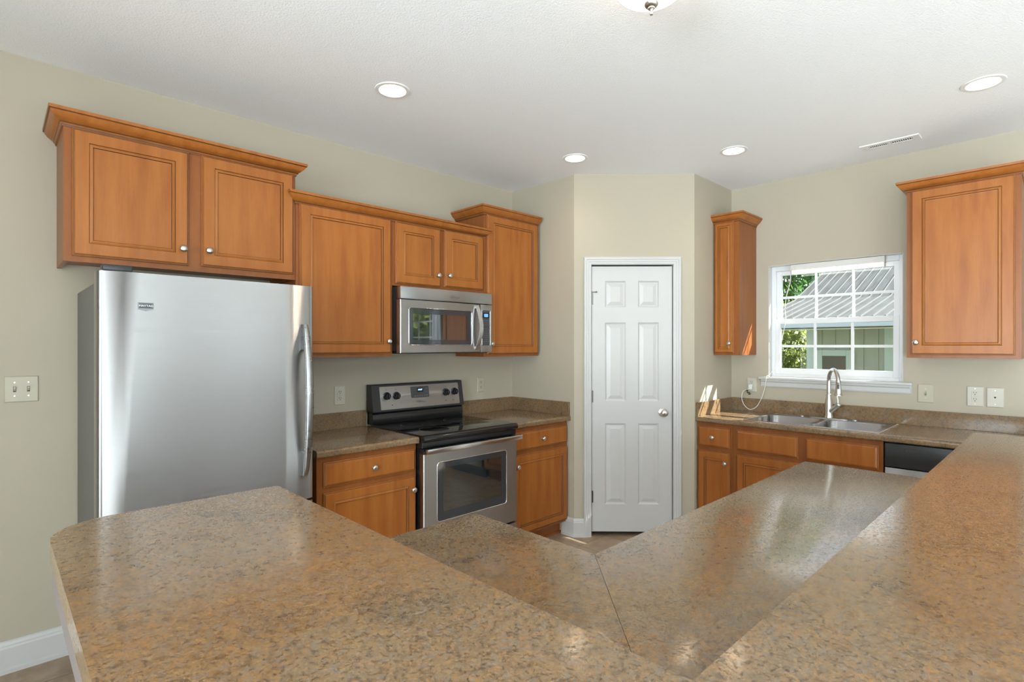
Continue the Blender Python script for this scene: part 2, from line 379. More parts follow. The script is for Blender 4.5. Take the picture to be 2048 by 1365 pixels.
for z, pin in ((1.80, True), (1.06, False), (0.30, False)):
    m = MB(); m.lathe([(0.006, z-0.045), (0.006, z+0.045)], (D0-0.004, yf-0.006, 0), seg=10); m.box(D0-0.004, D0+0.012, yf-0.0015, yf+0.001, z-0.045, z+0.045)
    if pin: m.tube([(D0-0.030, yf-0.014, z+0.052), (D0-0.004, yf-0.006, z+0.050), (D0+0.030, yf-0.020, z+0.050)], 0.0028, 8); m.lathe([(0.006, -0.004), (0.006, 0.004)], (D0+0.032, yf-0.020, z+0.050), 'x', 8); m.lathe([(0.007, z+0.045), (0.004, z+0.058)], (D0-0.004, yf-0.006, 0), seg=8)
    m.make('hinge', HINGE, d, 40)
m = MB(); m.box(D1_+0.0, D1_+0.010, 0.030, 0.032, 0.91, 0.97); m.make('strike_plate', NICKEL, d)
t = sroot('trim_1', (PA[0], PA[1], 0), RD)
CP = [(0.0, 0.0), (0.0, -0.009), (0.006, -0.012), (0.018, -0.012), (0.022, -0.015), (0.034, -0.015), (0.038, -0.019), (0.050, -0.019), (0.057, -0.015), (0.057, 0.0)]
m = MB(); loops = []
for q, y in CP: pass
def cas_pt(k, q, y):
    a, b, z = D0-0.005-q, D1_+0.005+q, DZ+0.005+q
    return [(a, y, 0.0), (a, y, z), (b, y, z), (b, y, 0.0)][k]
m.loft([[cas_pt(k, q, y) for q, y in CP] for k in range(4)]); m.make('casing', WHITE, t)
m = MB(); m.box(D0-0.012, D0-0.004, 0.0, 0.1, 0, DZ+0.010); m.box(D1_+0.004, D1_+0.012, 0.0, 0.1, 0, DZ+0.010); m.box(D0-0.012, D1_+0.012, 0.0, 0.1, DZ+0.004, DZ+0.012); m.make('jamb', WHITE, t)
# pantry interior behind the door stays dark: a back wall
m = MB(); m.box(PX+0.1, XE, YN-0.02, YN, 0, CE); struct(m.make('wall_pantry_inside', WALL))

# sink window (double hung, 3x2 grilles in each sash)
def window(name, loc, w, z0, z1, nx, ny):
    """local x to the right along the wall, local y outwards, opening w wide"""
    r = sroot(name, loc, RE)
    m = MB(); j = 0.032                                       # vinyl frame
    for a in ((0, j, z0, z1), (w-j, w, z0, z1), (j, w-j, z0, z0+0.03), (j, w-j, z1-0.04, z1)): m.box(a[0], a[1], 0.065, 0.135, a[2], a[3], 0.002)
    m.make('frame', VINYL, r)
    zm = (z0+z1)/2
    for nm, y, za, zb, rb, rt in (('upper_sash', 0.105, zm-0.02, z1-0.04, 0.035, 0.035), ('lower_sash', 0.078, z0+0.03, zm+0.022, 0.045, 0.040)):
        s = 0.036; x0, x1 = j, w-j
        m = MB()
        m.box(x0, x0+s, y-0.014, y+0.014, za, zb, 0.002); m.box(x1-s, x1, y-0.014, y+0.014, za, zb, 0.002)
        m.box(x0+s, x1-s, y-0.014, y+0.014, za, za+rb, 0.002); m.box(x0+s, x1-s, y-0.014, y+0.014, zb-rt, zb, 0.002)
        so_ = m.make(nm, VINYL, r)
        m = MB(); gw = 0.0095
        for k in range(1, nx): x = x0+s+(x1-x0-2*s)*k/nx; m.box(x-gw, x+gw, y-0.008, y-0.003, za+rb, zb-rt, 0.001)
        for k in range(1, ny): z = za+rb+(zb-rt-za-rb)*k/ny; m.box(x0+s, x1-s, y-0.0075, y-0.0035, z-gw, z+gw, 0.001)
        m.make('grille', VINYL, so_)
        m = MB(); m.box(x0+s-0.004, x1-s+0.004, y+0.003, y+0.006, za+rb-0.004, zb-rt+0.004); m.make('pane', GLASS, so_)
    return r
w1 = window('window_1', (XE, WY1, 0), WY1-WY0, WZ0, WZ1, 3, 2)
# white reveal liners
m = MB(); ww = WY1-WY0
m.box(0.0, 0.004, 0.0, 0.07, WZ0, WZ1); m.box(ww-0.004, ww, 0.0, 0.07, WZ0, WZ1); m.box(0, ww, 0.0, 0.07, WZ1-0.004, WZ1); m.make('reveal', WHITE, w1)
m = MB(); m.box(-0.070, ww+0.055, -0.032, 0.0, WZ0-0.014, WZ0+0.006, 0.006, 3); m.box(0.0, ww, 0.0, 0.066, WZ0-0.014, WZ0+0.006); m.make('stool', WHITE, w1)
m = MB()
AP = [(-0.001, WZ0-0.014), (-0.024, WZ0-0.014), (-0.022, WZ0-0.026), (-0.014, WZ0-0.036), (-0.012, WZ0-0.064), (-0.008, WZ0-0.072), (-0.001, WZ0-0.072)]
m.loft([[(-0.050-y*0+(-0.022-y)*-0.6*(-1), y, z) for y, z in AP], [(ww+0.036-(-0.022-y)*-0.6*(-1), y, z) for y, z in AP]]); m.make('apron', WHITE, w1)
w2 = window('window_2', (XE, -0.35, 0), 1.0, 0.55, 2.10, 3, 3)
m = MB()
for a in ((-0.07, 0, 0.48, 2.17), (1.0, 1.07, 0.48, 2.17), (0, 1.0, 2.10, 2.17), (0, 1.0, 0.48, 0.55)): m.box(a[0], a[1], -0.018, 0, a[2], a[3], 0.003)
m.make('casing', WHITE, w2)
# unseen south and west windows, added to light the room: frames with bars
def big_window(name, loc, rot, w, z0, z1, n):
    r = sroot(name, loc, rot); m = MB()
    for a in ((0, 0.06, z0, z1), (w-0.06, w, z0, z1), (0, w, z0, z0+0.06), (0, w, z1-0.06, z1)): m.box(a[0], a[1], 0.03, 0.10, a[2], a[3], 0.003)
    for k in range(1, n): m.box(w*k/n-0.035, w*k/n+0.035, 0.03, 0.10, z0, z1, 0.003)
    m.make('frame', VINYL, r); m = MB(); m.box(0.05, w-0.05, 0.06, 0.065, z0+0.05, z1-0.05); m.make('pane', GLASS, r)
big_window('window_3', (1.2, YS, 0), PI, 3.8, 0.05, 2.3, 4)
big_window('window_4', (3.3, YS, 0), PI, 1.5, 1.20, 2.10, 2)
big_window('window_5', (XW, -2.2, 0), PI/2, 3.6, 0.3, 2.3, 3)

# ------------------------------------------------------------------ cabinets
def door_rings(m, x0, x1, z0, z1, y=0.0, st=0.056):
    P = [(0, y), (0, y-0.011), (0.003, y-0.014), (0.006, y-0.014), (0.010, y-0.0195), (st, y-0.0195), (st+0.0022, y-0.0155), (st+0.0048, y-0.0165), (st+0.010, y-0.0185), (st+0.014, y-0.0185), (st+0.0165, y-0.0120), (st+0.0195, y-0.0115)]
    mi = [0, 0, 1, 0, 0, 1, 0, 0, 0, 1, 0]
    loops = [[(x0+i, yy, z0+i), (x1-i, yy, z0+i), (x1-i, yy, z1-i), (x0+i, yy, z1-i)] for i, yy in P]
    m.loft(loops, mis=mi); return m
def drawer_rings(m, x0, x1, z0, z1, y=0.0):
    P = [(0, y), (0, y-0.010), (0.004, y-0.012), (0.007, y-0.012), (0.017, y-0.0195), (0.019, y-0.0195)]
    loops = [[(x0+i, yy, z0+i), (x1-i, yy, z0+i), (x1-i, yy, z1-i), (x0+i, yy, z1-i)] for i, yy in P]
    m.loft(loops, mis=[0, 0, 1, 0, 0]); return m
KNOBP = [(0.0085, 0.0), (0.0075, -0.004), (0.0055, -0.008), (0.0060, -0.014), (0.0120, -0.019), (0.0160, -0.022), (0.0165, -0.025), (0.0135, -0.029), (0.0070, -0.0315), (0.0015, -0.032)]
def knob(parent, x, z, y=-0.0195):
    m = MB(); m.lathe(KNOBP, (x, y, z), 'y', 18); m.make('knob', NICKEL, parent, 50)
CRP = [(0.0, -0.012), (0.005, -0.012), (0.006, -0.004), (0.011, 0.000), (0.013, 0.006), (0.020, 0.011), (0.033, 0.022), (0.042, 0.035), (0.044, 0.040), (0.049, 0.042), (0.050, 0.055), (0.0, 0.055)]
def crown_mesh(x0, x1, dl, dr, zt, k=1.0):
    """dl/dr: return depth on each side, or None for a square cut"""
    m = MB(); loops = []
    P = [(o*k, zt-0.055*0+z*k-0.0) for o, z in CRP]
    if dl is not None:
        loops.append([(x0-o, dl, z) for o, z in P]); loops.append([(x0-o, -o, z) for o, z in P])
    else: loops.append([(x0, -o, z) for o, z in P])
    if dr is not None:
        loops.append([(x1+o, -o, z) for o, z in P]); loops.append([(x1+o, dr, z) for o, z in P])
    else: loops.append([(x1, -o, z) for o, z in P])
    m.loft(loops)
    for f in m.bm.faces:
        z = f.calc_center_median().z-zt
        if -0.0085 < z < -0.0075 or 0.0405 < z < 0.0415 or 0.0025 < z < 0.0035: f.material_index = 1
    return m
GU = 'maple wall cabinets'; GB = 'maple base cabinets'
def upper(name, label, loc, rot, w, h, depth, doors, crown=None, group=GU):
    """doors: [(x0, x1, z0, z1, knob side)]; local z0 = cabinet bottom"""
    t = thing(name, label, 'cabinet', loc, rot, group)
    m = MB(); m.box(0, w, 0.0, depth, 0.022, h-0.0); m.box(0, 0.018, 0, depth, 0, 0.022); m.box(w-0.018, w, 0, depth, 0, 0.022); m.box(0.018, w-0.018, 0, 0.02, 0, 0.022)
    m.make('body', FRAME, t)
    for x0, x1, z0, z1, ks in doors:
        m = MB(); door_rings(m, x0, x1, z0, z1, st=0.056 if x1-x0 > 0.2 else 0.030); dr = m.make('door', [WOOD, GLAZE], t)
        kx = x1-0.028 if ks == 'r' else x0+0.028
        knob(dr, kx, z0+0.075)
    if crown:
        dl, dr_, ze = crown
        crown_mesh(0, w, dl, dr_, h).make('crown', [WOOD, GLAZE], t, 50)
    return t
YU = 2.933; DU = YN-YU-0.001
upper('wall_cabinet', 'two-door maple wall cabinet above the refrigerator, highest of the run on the stove wall', (0.214, YU, 1.803), 0, 0.976, 0.578, DU,
      [(0.028, 0.462, 0.024, 0.566, 'r'), (0.516, 0.962, 0.028, 0.570, 'l')], (DU, DU, 0))
upper('wall_cabinet', 'tall single-door maple wall cabinet between the refrigerator and the microwave', (1.192, YU, 1.378), 0, 0.604, 0.852, DU, [(0.018, 0.590, 0.018, 0.852, 'r')], None)
upper('wall_cabinet', 'short two-door maple wall cabinet directly above the microwave', (1.797, YU, 1.822), 0, 0.756, 0.408, DU, [(0.018, 0.362, 0.014, 0.404, 'r'), (0.398, 0.742, 0.020, 0.408, 'l')], None)
c = crown_mesh(1.192, 2.545, 0.0, 0.0, 2.230)  .make('crown_molding', [WOOD, GLAZE], None, 50, (0, YU, 0)); tag(c, 'long maple crown molding over the tall cabinet and the microwave cabinet', 'molding')
upper('wall_cabinet', 'single-door maple wall cabinet right of the microwave, beside the pantry corner', (2.555, YU, 1.364), 0, 0.572, 1.040, DU, [(0.024, 0.560, 0.018, 1.038, 'l')], (DU, None, 0))
XU = 4.114; DE = XE-XU-0.001
t = upper('wall_cabinet', 'very narrow maple wall cabinet in the corner left of the sink window', (XU, 1.944, 1.371), RE, 0.199, 1.042, DE, [(0.010, 0.162, 0.016, 1.038, 'r')], (0, DE, 0))
upper('wall_cabinet', 'wide single-door maple wall cabinet right of the sink window', (XU, 0.694, 1.369), RE, 0.522, 1.040, DE, [(0.022, 0.498, 0.020, 1.036, 'l')], (DE, DE, 0))

def base(name, label, loc, rot, w, depth, fronts, h=0.874, toe=0.105, toe_in=0.07, group=GB):
    t = thing(name, label, 'cabinet', loc, rot, group)
    m = MB()
    if 'sink' in name:
        m.box(0, w, 0, 0.02, toe, h); m.box(0, 0.016, 0.02, depth, toe, h); m.box(w-0.016, w, 0.02, depth, toe, h); m.box(0.016, w-0.016, 0.02, depth, toe, toe+0.016)
    else: m.box(0, w, 0, depth, toe, h)
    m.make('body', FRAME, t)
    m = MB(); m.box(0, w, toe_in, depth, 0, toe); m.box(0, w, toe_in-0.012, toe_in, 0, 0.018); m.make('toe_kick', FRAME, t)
    for kind, x0, x1, z0, z1, kn in fronts:
        m = MB()
        if kind == 'door':
            door_rings(m, x0, x1, z0, z1, st=0.05); f = m.make('door', [WOOD, GLAZE], t)
        else:
            drawer_rings(m, x0, x1, z0, z1); f = m.make('drawer', [WOOD, GLAZE], t)
        if kn == 'c': knob(f, (x0+x1)/2, (z0+z1)/2)
        elif kn == 'r': knob(f, x1-0.028, z1-0.075)
        elif kn == 'l': knob(f, x0+0.028, z1-0.075)
    return t
YB = 2.658; DB = YN-YB-0.001
base('base_cabinet', 'maple base cabinet with one drawer and door between refrigerator and range', (1.187, YB, 0), 0, 0.600, DB, [('drawer', 0.032, 0.592, 0.712, 0.842, 'c'), ('door', 0.032, 0.592, 0.125, 0.684, 'r')])
base('base_cabinet', 'maple base cabinet with one drawer and door between range and pantry', (2.557, YB, 0), 0, 0.600, DB, [('drawer', 0.014, 0.590, 0.706, 0.840, 'c'), ('door', 0.014, 0.590, 0.125, 0.680, 'l')])
XB = 3.844; DBE = XE-XB-0.001
base('base_cabinet', 'narrow maple base cabinet with small drawer at the pantry end of the sink wall', (XB, 1.946, 0), RE, 0.270, DBE, [('drawer', 0.010, 0.254, 0.690, 0.843, 'c'), ('door', 0.010, 0.254, 0.125, 0.662, 'r')])
base('sink_base_cabinet', 'wide maple sink base cabinet with two false drawer fronts under the sink', (XB, 1.675, 0), RE, 0.912, DBE, [('drawer', 0.030, 0.440, 0.694, 0.840, None), ('drawer', 0.482, 0.890, 0.694, 0.840, None), ('door', 0.030, 0.440, 0.125, 0.664, None), ('door', 0.482, 0.890, 0.125, 0.664, None)])
base('base_cabinet', 'maple base cabinet at the far end of the sink counter past the dishwasher', (XB, 0.150, 0), RE, 0.17, DBE, [('door', 0.010, 0.160, 0.125, 0.840, None)])

# ------------------------------------------------------------------ worktops
CT = 0.912
def counter_profile(depth, thick=0.038):
    """(y, z) with y=0 front; rounded nose, coved rise to the backsplash handled separately"""
    r = 0.011; out = []
    for k in range(5): a = PI+PI/2*k/4; out.append((r+r*math.cos(a-0), CT-thick+r+r*math.sin(a)))
    P = [(depth, CT-thick)]
    for k in range(6): a = -PI/2-PI/2*k/5; P.append((0.008+0.008*math.cos(a), CT-thick+0.008+0.008*math.sin(a)))
    for k in range(6): a = PI-PI/2*k/5; P.append((0.014+0.014*math.cos(a), CT-0.014+0.014*math.sin(a)))
    P.append((depth, CT)); return P
def splash(m, x0, x1, d, th=0.019, top=1.016):
    m.box(x0, x1, d-th, d, CT-0.001, top, 0.003, 2); return m
def worktop(name, label, loc, rot, w, depth, end_splash=None):
    t = thing(name, label, 'countertop', loc, rot)
    m = MB(); P = counter_profile(depth); m.loft([[(0, y, z) for y, z in P], [(w, y, z) for y, z in P]]); s = m.make('slab', LAM, t, 40)
    m = MB(); splash(m, 0, w, depth)
    if end_splash == 'r': m.box(w-0.019, w, 0.006, depth-0.019, CT-0.001, 1.016, 0.003, 2)
    if end_splash == 'l': m.box(0, 0.019, 0.006, depth-0.019, CT-0.001, 1.016, 0.003, 2)
    m.make('backsplash', LAM, t)
    return t, s
YC = 2.620
worktop('worktop', 'brown laminate countertop with backsplash between refrigerator and range', (1.172, YC, 0), 0, 0.614, YN-YC-0.001)
worktop('worktop', 'brown laminate countertop with backsplash between range and pantry corner', (2.555, YC, 0), 0, PX-2.555-0.001, YN-YC-0.001, 'r')
XC = 3.812
wt_, slab = worktop('worktop', 'long brown laminate countertop under the window holding the steel sink', (XC, 1.947, 0), RE, 1.97, XE-XC-0.001, 'l')
m = MB(); SX0, SX1, SYF, SYB = 0.345, 1.165, 0.030, 0.570    # sink outline in worktop local coordinates
m.box(SX0+0.02, SX1-0.02, SYF+0.02, SYB-0.02, CT-0.1, CT+0.1)
bpy.context.view_layer.update()
slab_w = slab
me = bpy.data.meshes.new('cutter'); bmesh.ops.recalc_face_normals(m.bm, faces=m.bm.faces); m.bm.to_mesh(me); m.bm.free()
cutter = bpy.data.objects.new('cutter', me); COL.objects.link(cutter); cutter.parent = wt_
md = slab.modifiers.new('cut', 'BOOLEAN'); md.operation = 'DIFFERENCE'; md.object = cutter; md.solver = 'EXACT'
bpy.context.view_layer.update(); nm = bpy.data.meshes.new_from_object(slab.evaluated_get(bpy.context.evaluated_depsgraph_get()))
slab.modifiers.clear(); slab.data = nm; bpy.data.objects.remove(cutter)

# island: raised bar and lower worktop
BT = 1.067
bar_pts = round_poly([(0.080, 1.478), (0.080, -0.19), (3.065, -0.19), (3.065, 0.279), (0.552, 0.279), (0.552, 1.478)], [0.115, 0.06, 0.02, 0.028, 0, 0.012], 12)
m = MB(); m.prism(bar_pts, BT-0.040, BT, 0.013, 4); b = m.make('bar_top', LAM, None, 40); tag(b, 'raised L-shaped brown laminate bar top nearest the camera', 'countertop')
m = MB(); m.box(0.081, 0.105, -0.13, 1.33, BT-0.080, BT-0.0405); m.box(0.087, 3.0, -0.183, -0.16, BT-0.080, BT-0.0405); m.make('apron', APRON, b)['label'] = 'taupe painted apron board'
m = MB(); m.box(0.30, 0.499, -0.10, 1.42, 0, BT-0.041); struct(m.make('wall_island_west', WALL)); m = MB(); m.box(0.501, 2.98, -0.10, 0.222, 0, BT-0.041); struct(m.make('wall_island_south', WALL))
t = thing('island_worktop', 'lower L-shaped brown laminate island worktop with a diagonal seam at its corner', 'countertop', (0, 0, 0))
g = 0.0014
SEAM = lambda e: abs((e.verts[0].co-e.verts[1].co).normalized().x) > 0.3 and abs((e.verts[0].co-e.verts[1].co).normalized().y) > 0.3
m = MB(); m.prism([(0.50, 0.224), (1.108, 0.842), (1.108, 1.311), (0.50, 1.311)], CT-0.038, CT, 0.007, 3, keep=SEAM); m.make('slab', LAM, t, 40)
m = MB(); m.prism([(0.50+g, 0.224), (2.690, 0.224), (2.690, 0.842), (1.108+g, 0.842)], CT-0.038, CT, 0.007, 3, keep=SEAM); m.make('slab', LAM, t, 40)
t = thing('island_cabinet', 'maple island base cabinet facing the range side', 'cabinet', (1.07, 0.842, 0), PI/2, GB)
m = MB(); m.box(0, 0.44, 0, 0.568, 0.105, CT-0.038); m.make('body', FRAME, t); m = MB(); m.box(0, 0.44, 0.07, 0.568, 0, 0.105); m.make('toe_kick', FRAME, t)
m = MB(); door_rings(m, 0.02, 0.42, 0.125, 0.84, st=0.05); knob(m.make('door', [WOOD, GLAZE], t), 0.05, 0.76)
t = thing('island_cabinet', 'long maple island base cabinet facing the pantry side', 'cabinet', (2.65, 0.80, 0), PI, GB)
m = MB(); m.box(0, 1.57, 0, 0.575, 0.105, CT-0.038); m.make('body', FRAME, t); m = MB(); m.box(0, 1.57, 0.07, 0.575, 0, 0.105); m.make('toe_kick', FRAME, t)
for k in range(3):
    m = MB(); door_rings(m, 0.02+0.51*k, 0.51+0.51*k, 0.125, 0.66, st=0.05); knob(m.make('door', [WOOD, GLAZE], t), 0.05+0.51*k, 0.585)
    m = MB(); drawer_rings(m, 0.02+0.51*k, 0.51+0.51*k, 0.70, 0.84); knob(m.make('drawer', [WOOD, GLAZE], t), 0.265+0.51*k, 0.77)

# ------------------------------------------------------------------ refrigerator
FX0, FX1, FY = 0.280, 1.118, 2.528
t = thing('refrigerator', 'tall stainless steel refrigerator with grey sides at the left of the stove wall', 'refrigerator', (FX0, FY, 0)); fw = FX1-FX0
m = MB(); m.box(0.006, fw-0.006, 0.078, 0.69, 0.03, 1.690, 0.004, 2); m.make('body', FSIDE, t)
m = MB(); m.box(0.012, fw-0.012, 0.066, 0.080, 0.06, 1.70); m.make('gasket', RUB, t)
def fridge_door(z0, z1):
    P = []; n = 14
    pts = [(0.0, 0.066), (0.0, 0.028), (0.002, 0.016), (0.008, 0.006), (0.013, 0.0035), (0.016, 0.0045), (0.020, 0.0035), (0.028, 0.0008)]
    mid = [(0.028+(fw-0.056)*k/n, -0.003*math.sin(PI*k/n)+0.0008) for k in range(1, n)]
    rp = [(fw-x, y) for x, y in reversed(pts)]
    m = MB(); m.prism(pts+mid+rp, z0, z1, 0.003, 2); return m
fd = fridge_door(0.712, 1.730).make('door', STEEL, t, 50)
fridge_door(0.06, 0.700).make('freezer_drawer', STEEL, t, 50)
def wing_handle(parent, x, z0, z1):
    n = 28; loops = []
    m = MB()
    # outer wing (deep bowed strip) and inner edge, opening between
    zs = [z0+(z1-z0)*k/n for k in range(n+1)]
    def bow(s): return math.sin(PI*s)**0.75
    def sec(s):
        d = 0.012+0.052*bow(s); return d
    front = []; 
    for k, z in enumerate(zs):
        s = k/n; d = sec(s); th = 0.017+0.005*bow(s); wd = 0.013+0.006*bow(s)
        cx = x+0.0
        ring = []
        for q in range(12):
            a = 2*PI*q/12; ring.append((cx+wd*math.cos(a), -d+th*math.sin(a)*0.7-0.004, z))
        loops.append(ring)
    m.loft(loops)
    for za, zb in ((z0, z0+0.12), (z1-0.12, z1)):
        lo = []
        for k in range(7):
            z = za+(zb-za)*k/6; s = (z-z0)/(z1-z0); d = sec(s); ring = []
            q0 = -d; hw = 0.014
            for px_, py_ in ((-hw, 0.002), (-hw, q0), (hw, q0), (hw, 0.002)): ring.append((x+px_, py_, z))
            lo.append(ring)
        m.loft(lo)
    return m.make('handle', STEELH, parent, 50)
wing_handle(fd, fw-0.052, 0.826, 1.545)
m = MB(); m.box(0.020, 0.115, 0.012, 0.085, 1.731, 1.756, 0.006, 2); m.make('hinge_cover', BLACKP, t, 40)
bd = MB(); bw, bz = 0.0, 1.600; bx = 0.155
pts = [(bx-0.026, bz-0.012), (bx, bz-0.019), (bx+0.026, bz-0.012), (bx+0.026, bz+0.014), (bx-0.026, bz+0.014)]
bd.loft([[(x, -0.0015, z) for x, z in pts], [(x, -0.0055, z) for x, z in pts]]); bo = bd.make('badge', BADGEB, fd)
bd = MB(); bd.box(bx-0.023, bx+0.023, -0.0062, -0.0050, bz-0.0085, bz+0.0105); bd.make('badge_plate', BADGE, bo)
text('badge_lettering', 'MAYTAG', 0.0118, BADGEW, bo, (bx, -0.0066, bz+0.001), depth=0.0003)

# ------------------------------------------------------------------ microwave
MX0, MX1, MZ0, MZ1, MY = 1.797, 2.551, 1.398, 1.812, 2.838
t = thing('microwave', 'stainless over-the-range microwave hanging below the short two-door cabinet', 'microwave', (MX0, MY, MZ0)); mw, mh = MX1-MX0, MZ1-MZ0
m = MB(); m.box(0.002, mw-0.002, 0.046, YN-MY-0.002, 0.012, mh); m.box(0.02, mw-0.02, 0.03, YN-MY-0.02, -0.004, 0.012); m.make('body', BLACKP, t)
m = MB(); m.box(0, mw, 0.0, 0.046, mh-0.076, mh, 0.004, 2); vg = m.make('vent_panel', STEEL, t, 40)
def wordmark(parent, x, y, z, h, mtl):
    text('logo_lettering', 'Whirlpool', h, mtl, parent, (x, y, z), depth=0.0003, shear=0.25, sx=0.85)
    m = MB(); P = []
    for k in range(25):
        a = 2*PI*k/24; P.append((x-h*1.25+h*1.05*math.cos(a), y, z+h*0.15+h*0.42*math.sin(a)+0.18*h*math.cos(a)))
    m.tube(P, h*0.035, 6); m.make('logo_ring', mtl, parent)
wordmark(vg, mw*0.56, -0.0006, mh-0.046, 0.020, LOGOG)
# door: stainless frame with rounded opening
dx1 = mw*0.855; dz1 = mh-0.080
wx0, wx1, wz0, wz1 = 0.060, dx1-0.078, 0.050, dz1-0.050
def frame_with_hole(m, X0, X1, Z0, Z1, x0, x1, z0, z1, r, y0, y1, bev=0.004):
    hole = rrect(x0, x1, z0, z1, r, 6); n = len(hole); k = 7
    outer = []
    cor = [(X1, Z0), (X1, Z1), (X0, Z1), (X0, Z0)]
    nxt = {0: ((x1-r, Z0), (X1, z0+r)), 1: ((X1, z1-r), (x1-r, Z1)), 2: ((x0+r, Z1), (X0, z1-r)), 3: ((X0, z0+r), (x0+r, Z0))}
    for c in range(4):
        a, b = Vector(nxt[c][0]), Vector(nxt[c][1]); cc = Vector(cor[c])
        for q in range(k):
            s = q/(k-1); p = a.lerp(cc, s*2) if s <= 0.5 else cc.lerp(b, (s-0.5)*2); outer.append((p.x, p.y))
    def L(lp, y): return [(x, y, z) for x, z in lp]
    def inset(lp, d):
        cx, cz = (X0+X1)/2, (Z0+Z1)/2; return [(x+(d if x < X0+1e-6 else -d if x > X1-1e-6 else 0), z+(d if z < Z0+1e-6 else -d if z > Z1-1e-6 else 0)) for x, z in lp]
    m.loft([L(outer, y1), L(outer, y0+bev), L(inset(outer, bev), y0), L(hole, y0), L(hole, y1)], cap0=False, cap1=False)
    return hole
m = MB(); hole = frame_with_hole(m, 0, dx1-0.0015, 0, dz1, wx0, wx1, wz0, wz1, 0.016, 0.0, 0.044); md_ = m.make('door', STEEL, t, 40)
m = MB(); ih = rrect(wx0, wx1, wz0, wz1, 0.016, 6); m.loft([[(x, 0.008, z) for x, z in ih], [(x, 0.004, z) for x, z in ih]]); gl = m.make('glass', OGLASS, md_)
m = MB(); m.tube([(x, -0.0005, z) for x, z in ih+ih[:1]], 0.0028, 6); m.make('trim_ring', CHROME, md_, 60)
m = MB(); iw = rrect(wx0+0.034, wx1-0.040, wz0+0.034, wz1-0.036, 0.008, 4); m.loft([[(x, 0.0042, z) for x, z in iw], [(x, 0.0034, z) for x, z in iw]]); m.make('inner_screen', MGLASS, md_)
hx = dx1-0.036; n = 20; loops = []
m = MB()
for k in range(n+1):
    s = k/n; z = 0.020+(dz1-0.030)*s; d = 0.008+0.036*math.sin(PI*s); sw = 0.012*math.sin(PI*s)
    loops.append([(hx-0.016+sw, -d, z), (hx+0.012+sw, -d-0.003, z), (hx+0.014+sw, -d+0.004, z), (hx-0.014+sw, -d+0.008, z)])
m.loft(loops); m.box(hx-0.014, hx+0.012, -0.010, 0.001, 0.018, 0.042, 0.002); m.box(hx-0.014, hx+0.012, -0.010, 0.001, dz1-0.034, dz1-0.010, 0.002); m.make('handle', STEELV, md_, 40)
m = MB(); m.box(dx1+0.0015, mw, 0.0, 0.044, 0, dz1, 0.004, 2); cp = m.make('control_panel', STEEL, t, 40)
px0, px1, pz0, pz1 = dx1+0.014, mw-0.018, 0.046, dz1-0.038
kp = rrect(px0, px1, pz0, pz1, 0.008, 4)
m = MB(); m.loft([[(x, 0.002, z) for x, z in kp], [(x, -0.0012, z) for x, z in kp]]); kpo = m.make('keypad', GREYP, cp)
m = MB(); m.tube([(x, -0.0008, z) for x, z in kp+kp[:1]], 0.0022, 6); m.make('keypad_trim', CHROME, cp, 60)
m = MB(); m.box(px0+0.010, px1-0.010, -0.0018, -0.001, pz1-0.056, pz1-0.018); m.make('display_window', BLACK, kpo)
m = MB(); m.box(px0+0.020, px1-0.022, -0.0024, -0.0017, pz1-0.048, pz1-0.026); m.make('display', BLUE, kpo)
for rr in range(11):
    if rr == 3: continue
    for cc in range(3):
        x = px0+0.018+(px1-px0-0.036)*cc/2; z = pz1-0.074-rr*0.0145
        if z < pz0+0.012: continue
        m = MB(); m.box(x-0.0045, x+0.0045, -0.0017, -0.0011, z-0.0022, z+0.0022); m.make('button', LOGOG if rr % 2 else MATS['badge_white'], kpo) if False else m.make('button', MATS['logo_grey'], kpo)

# ------------------------------------------------------------------ range
RX0, RX1, RY = 1.791, 2.551, 2.585
t = thing('range', 'freestanding electric range with black glass cooktop and stainless oven door', 'range', (RX0, RY, 0)); rw = RX1-RX0; rd = YN-RY-0.012
m = MB(); m.box(0.003, rw-0.003, 0.045, rd, 0.02, 0.895); m.make('body', BLACK, t)
m = MB(); P = [(0.006, 0.880), (-0.004, 0.884), (-0.010, 0.892), (-0.010, 0.903), (-0.004, 0.914), (0.006, 0.920), (0.02, 0.921), (rd-0.06, 0.921), (rd-0.06, 0.880)]
m.loft([[(0.0, y, z) for y, z in P], [(rw, y, z) for y, z in P]]); ck = m.make('cooktop', BGLASS, t, 40)
for bx_, by_, br_ in ((0.20, 0.17, 0.095), (0.55, 0.17, 0.115), (0.20, 0.42, 0.075), (0.55, 0.42, 0.075)):
    m = MB(); m.lathe([(br_, 0.9211), (br_, 0.9214)], (bx_, by_, 0), seg=40); m.lathe([(br_-0.003, 0.92105), (br_-0.003, 0.92145)], (bx_, by_, 0), seg=40, mi=1); m.make('burner_mark', [GREYP, BGLASS], ck)
m = MB(); P = [(rd-0.075, 0.921), (rd-0.080, 0.930), (rd-0.080, 0.985), (rd-0.072, 0.995), (rd-0.05, 1.000), (rd-0.01, 1.000), (rd-0.01, 0.921)]
m.loft([[(0.004, y, z) for y, z in P], [(rw-0.004, y, z) for y, z in P]]); m.make('riser', BLACK, t, 40)
m = MB(); P = [(rd-0.090, 1.000), (rd-0.092, 1.006), (rd-0.062, 1.178), (rd-0.056, 1.184), (rd-0.004, 1.184), (rd-0.004, 1.000)]
m.loft([[(0.0, y, z) for y, z in P], [(rw, y, z) for y, z in P]]); bg = m.make('backguard', BLACKP, t)
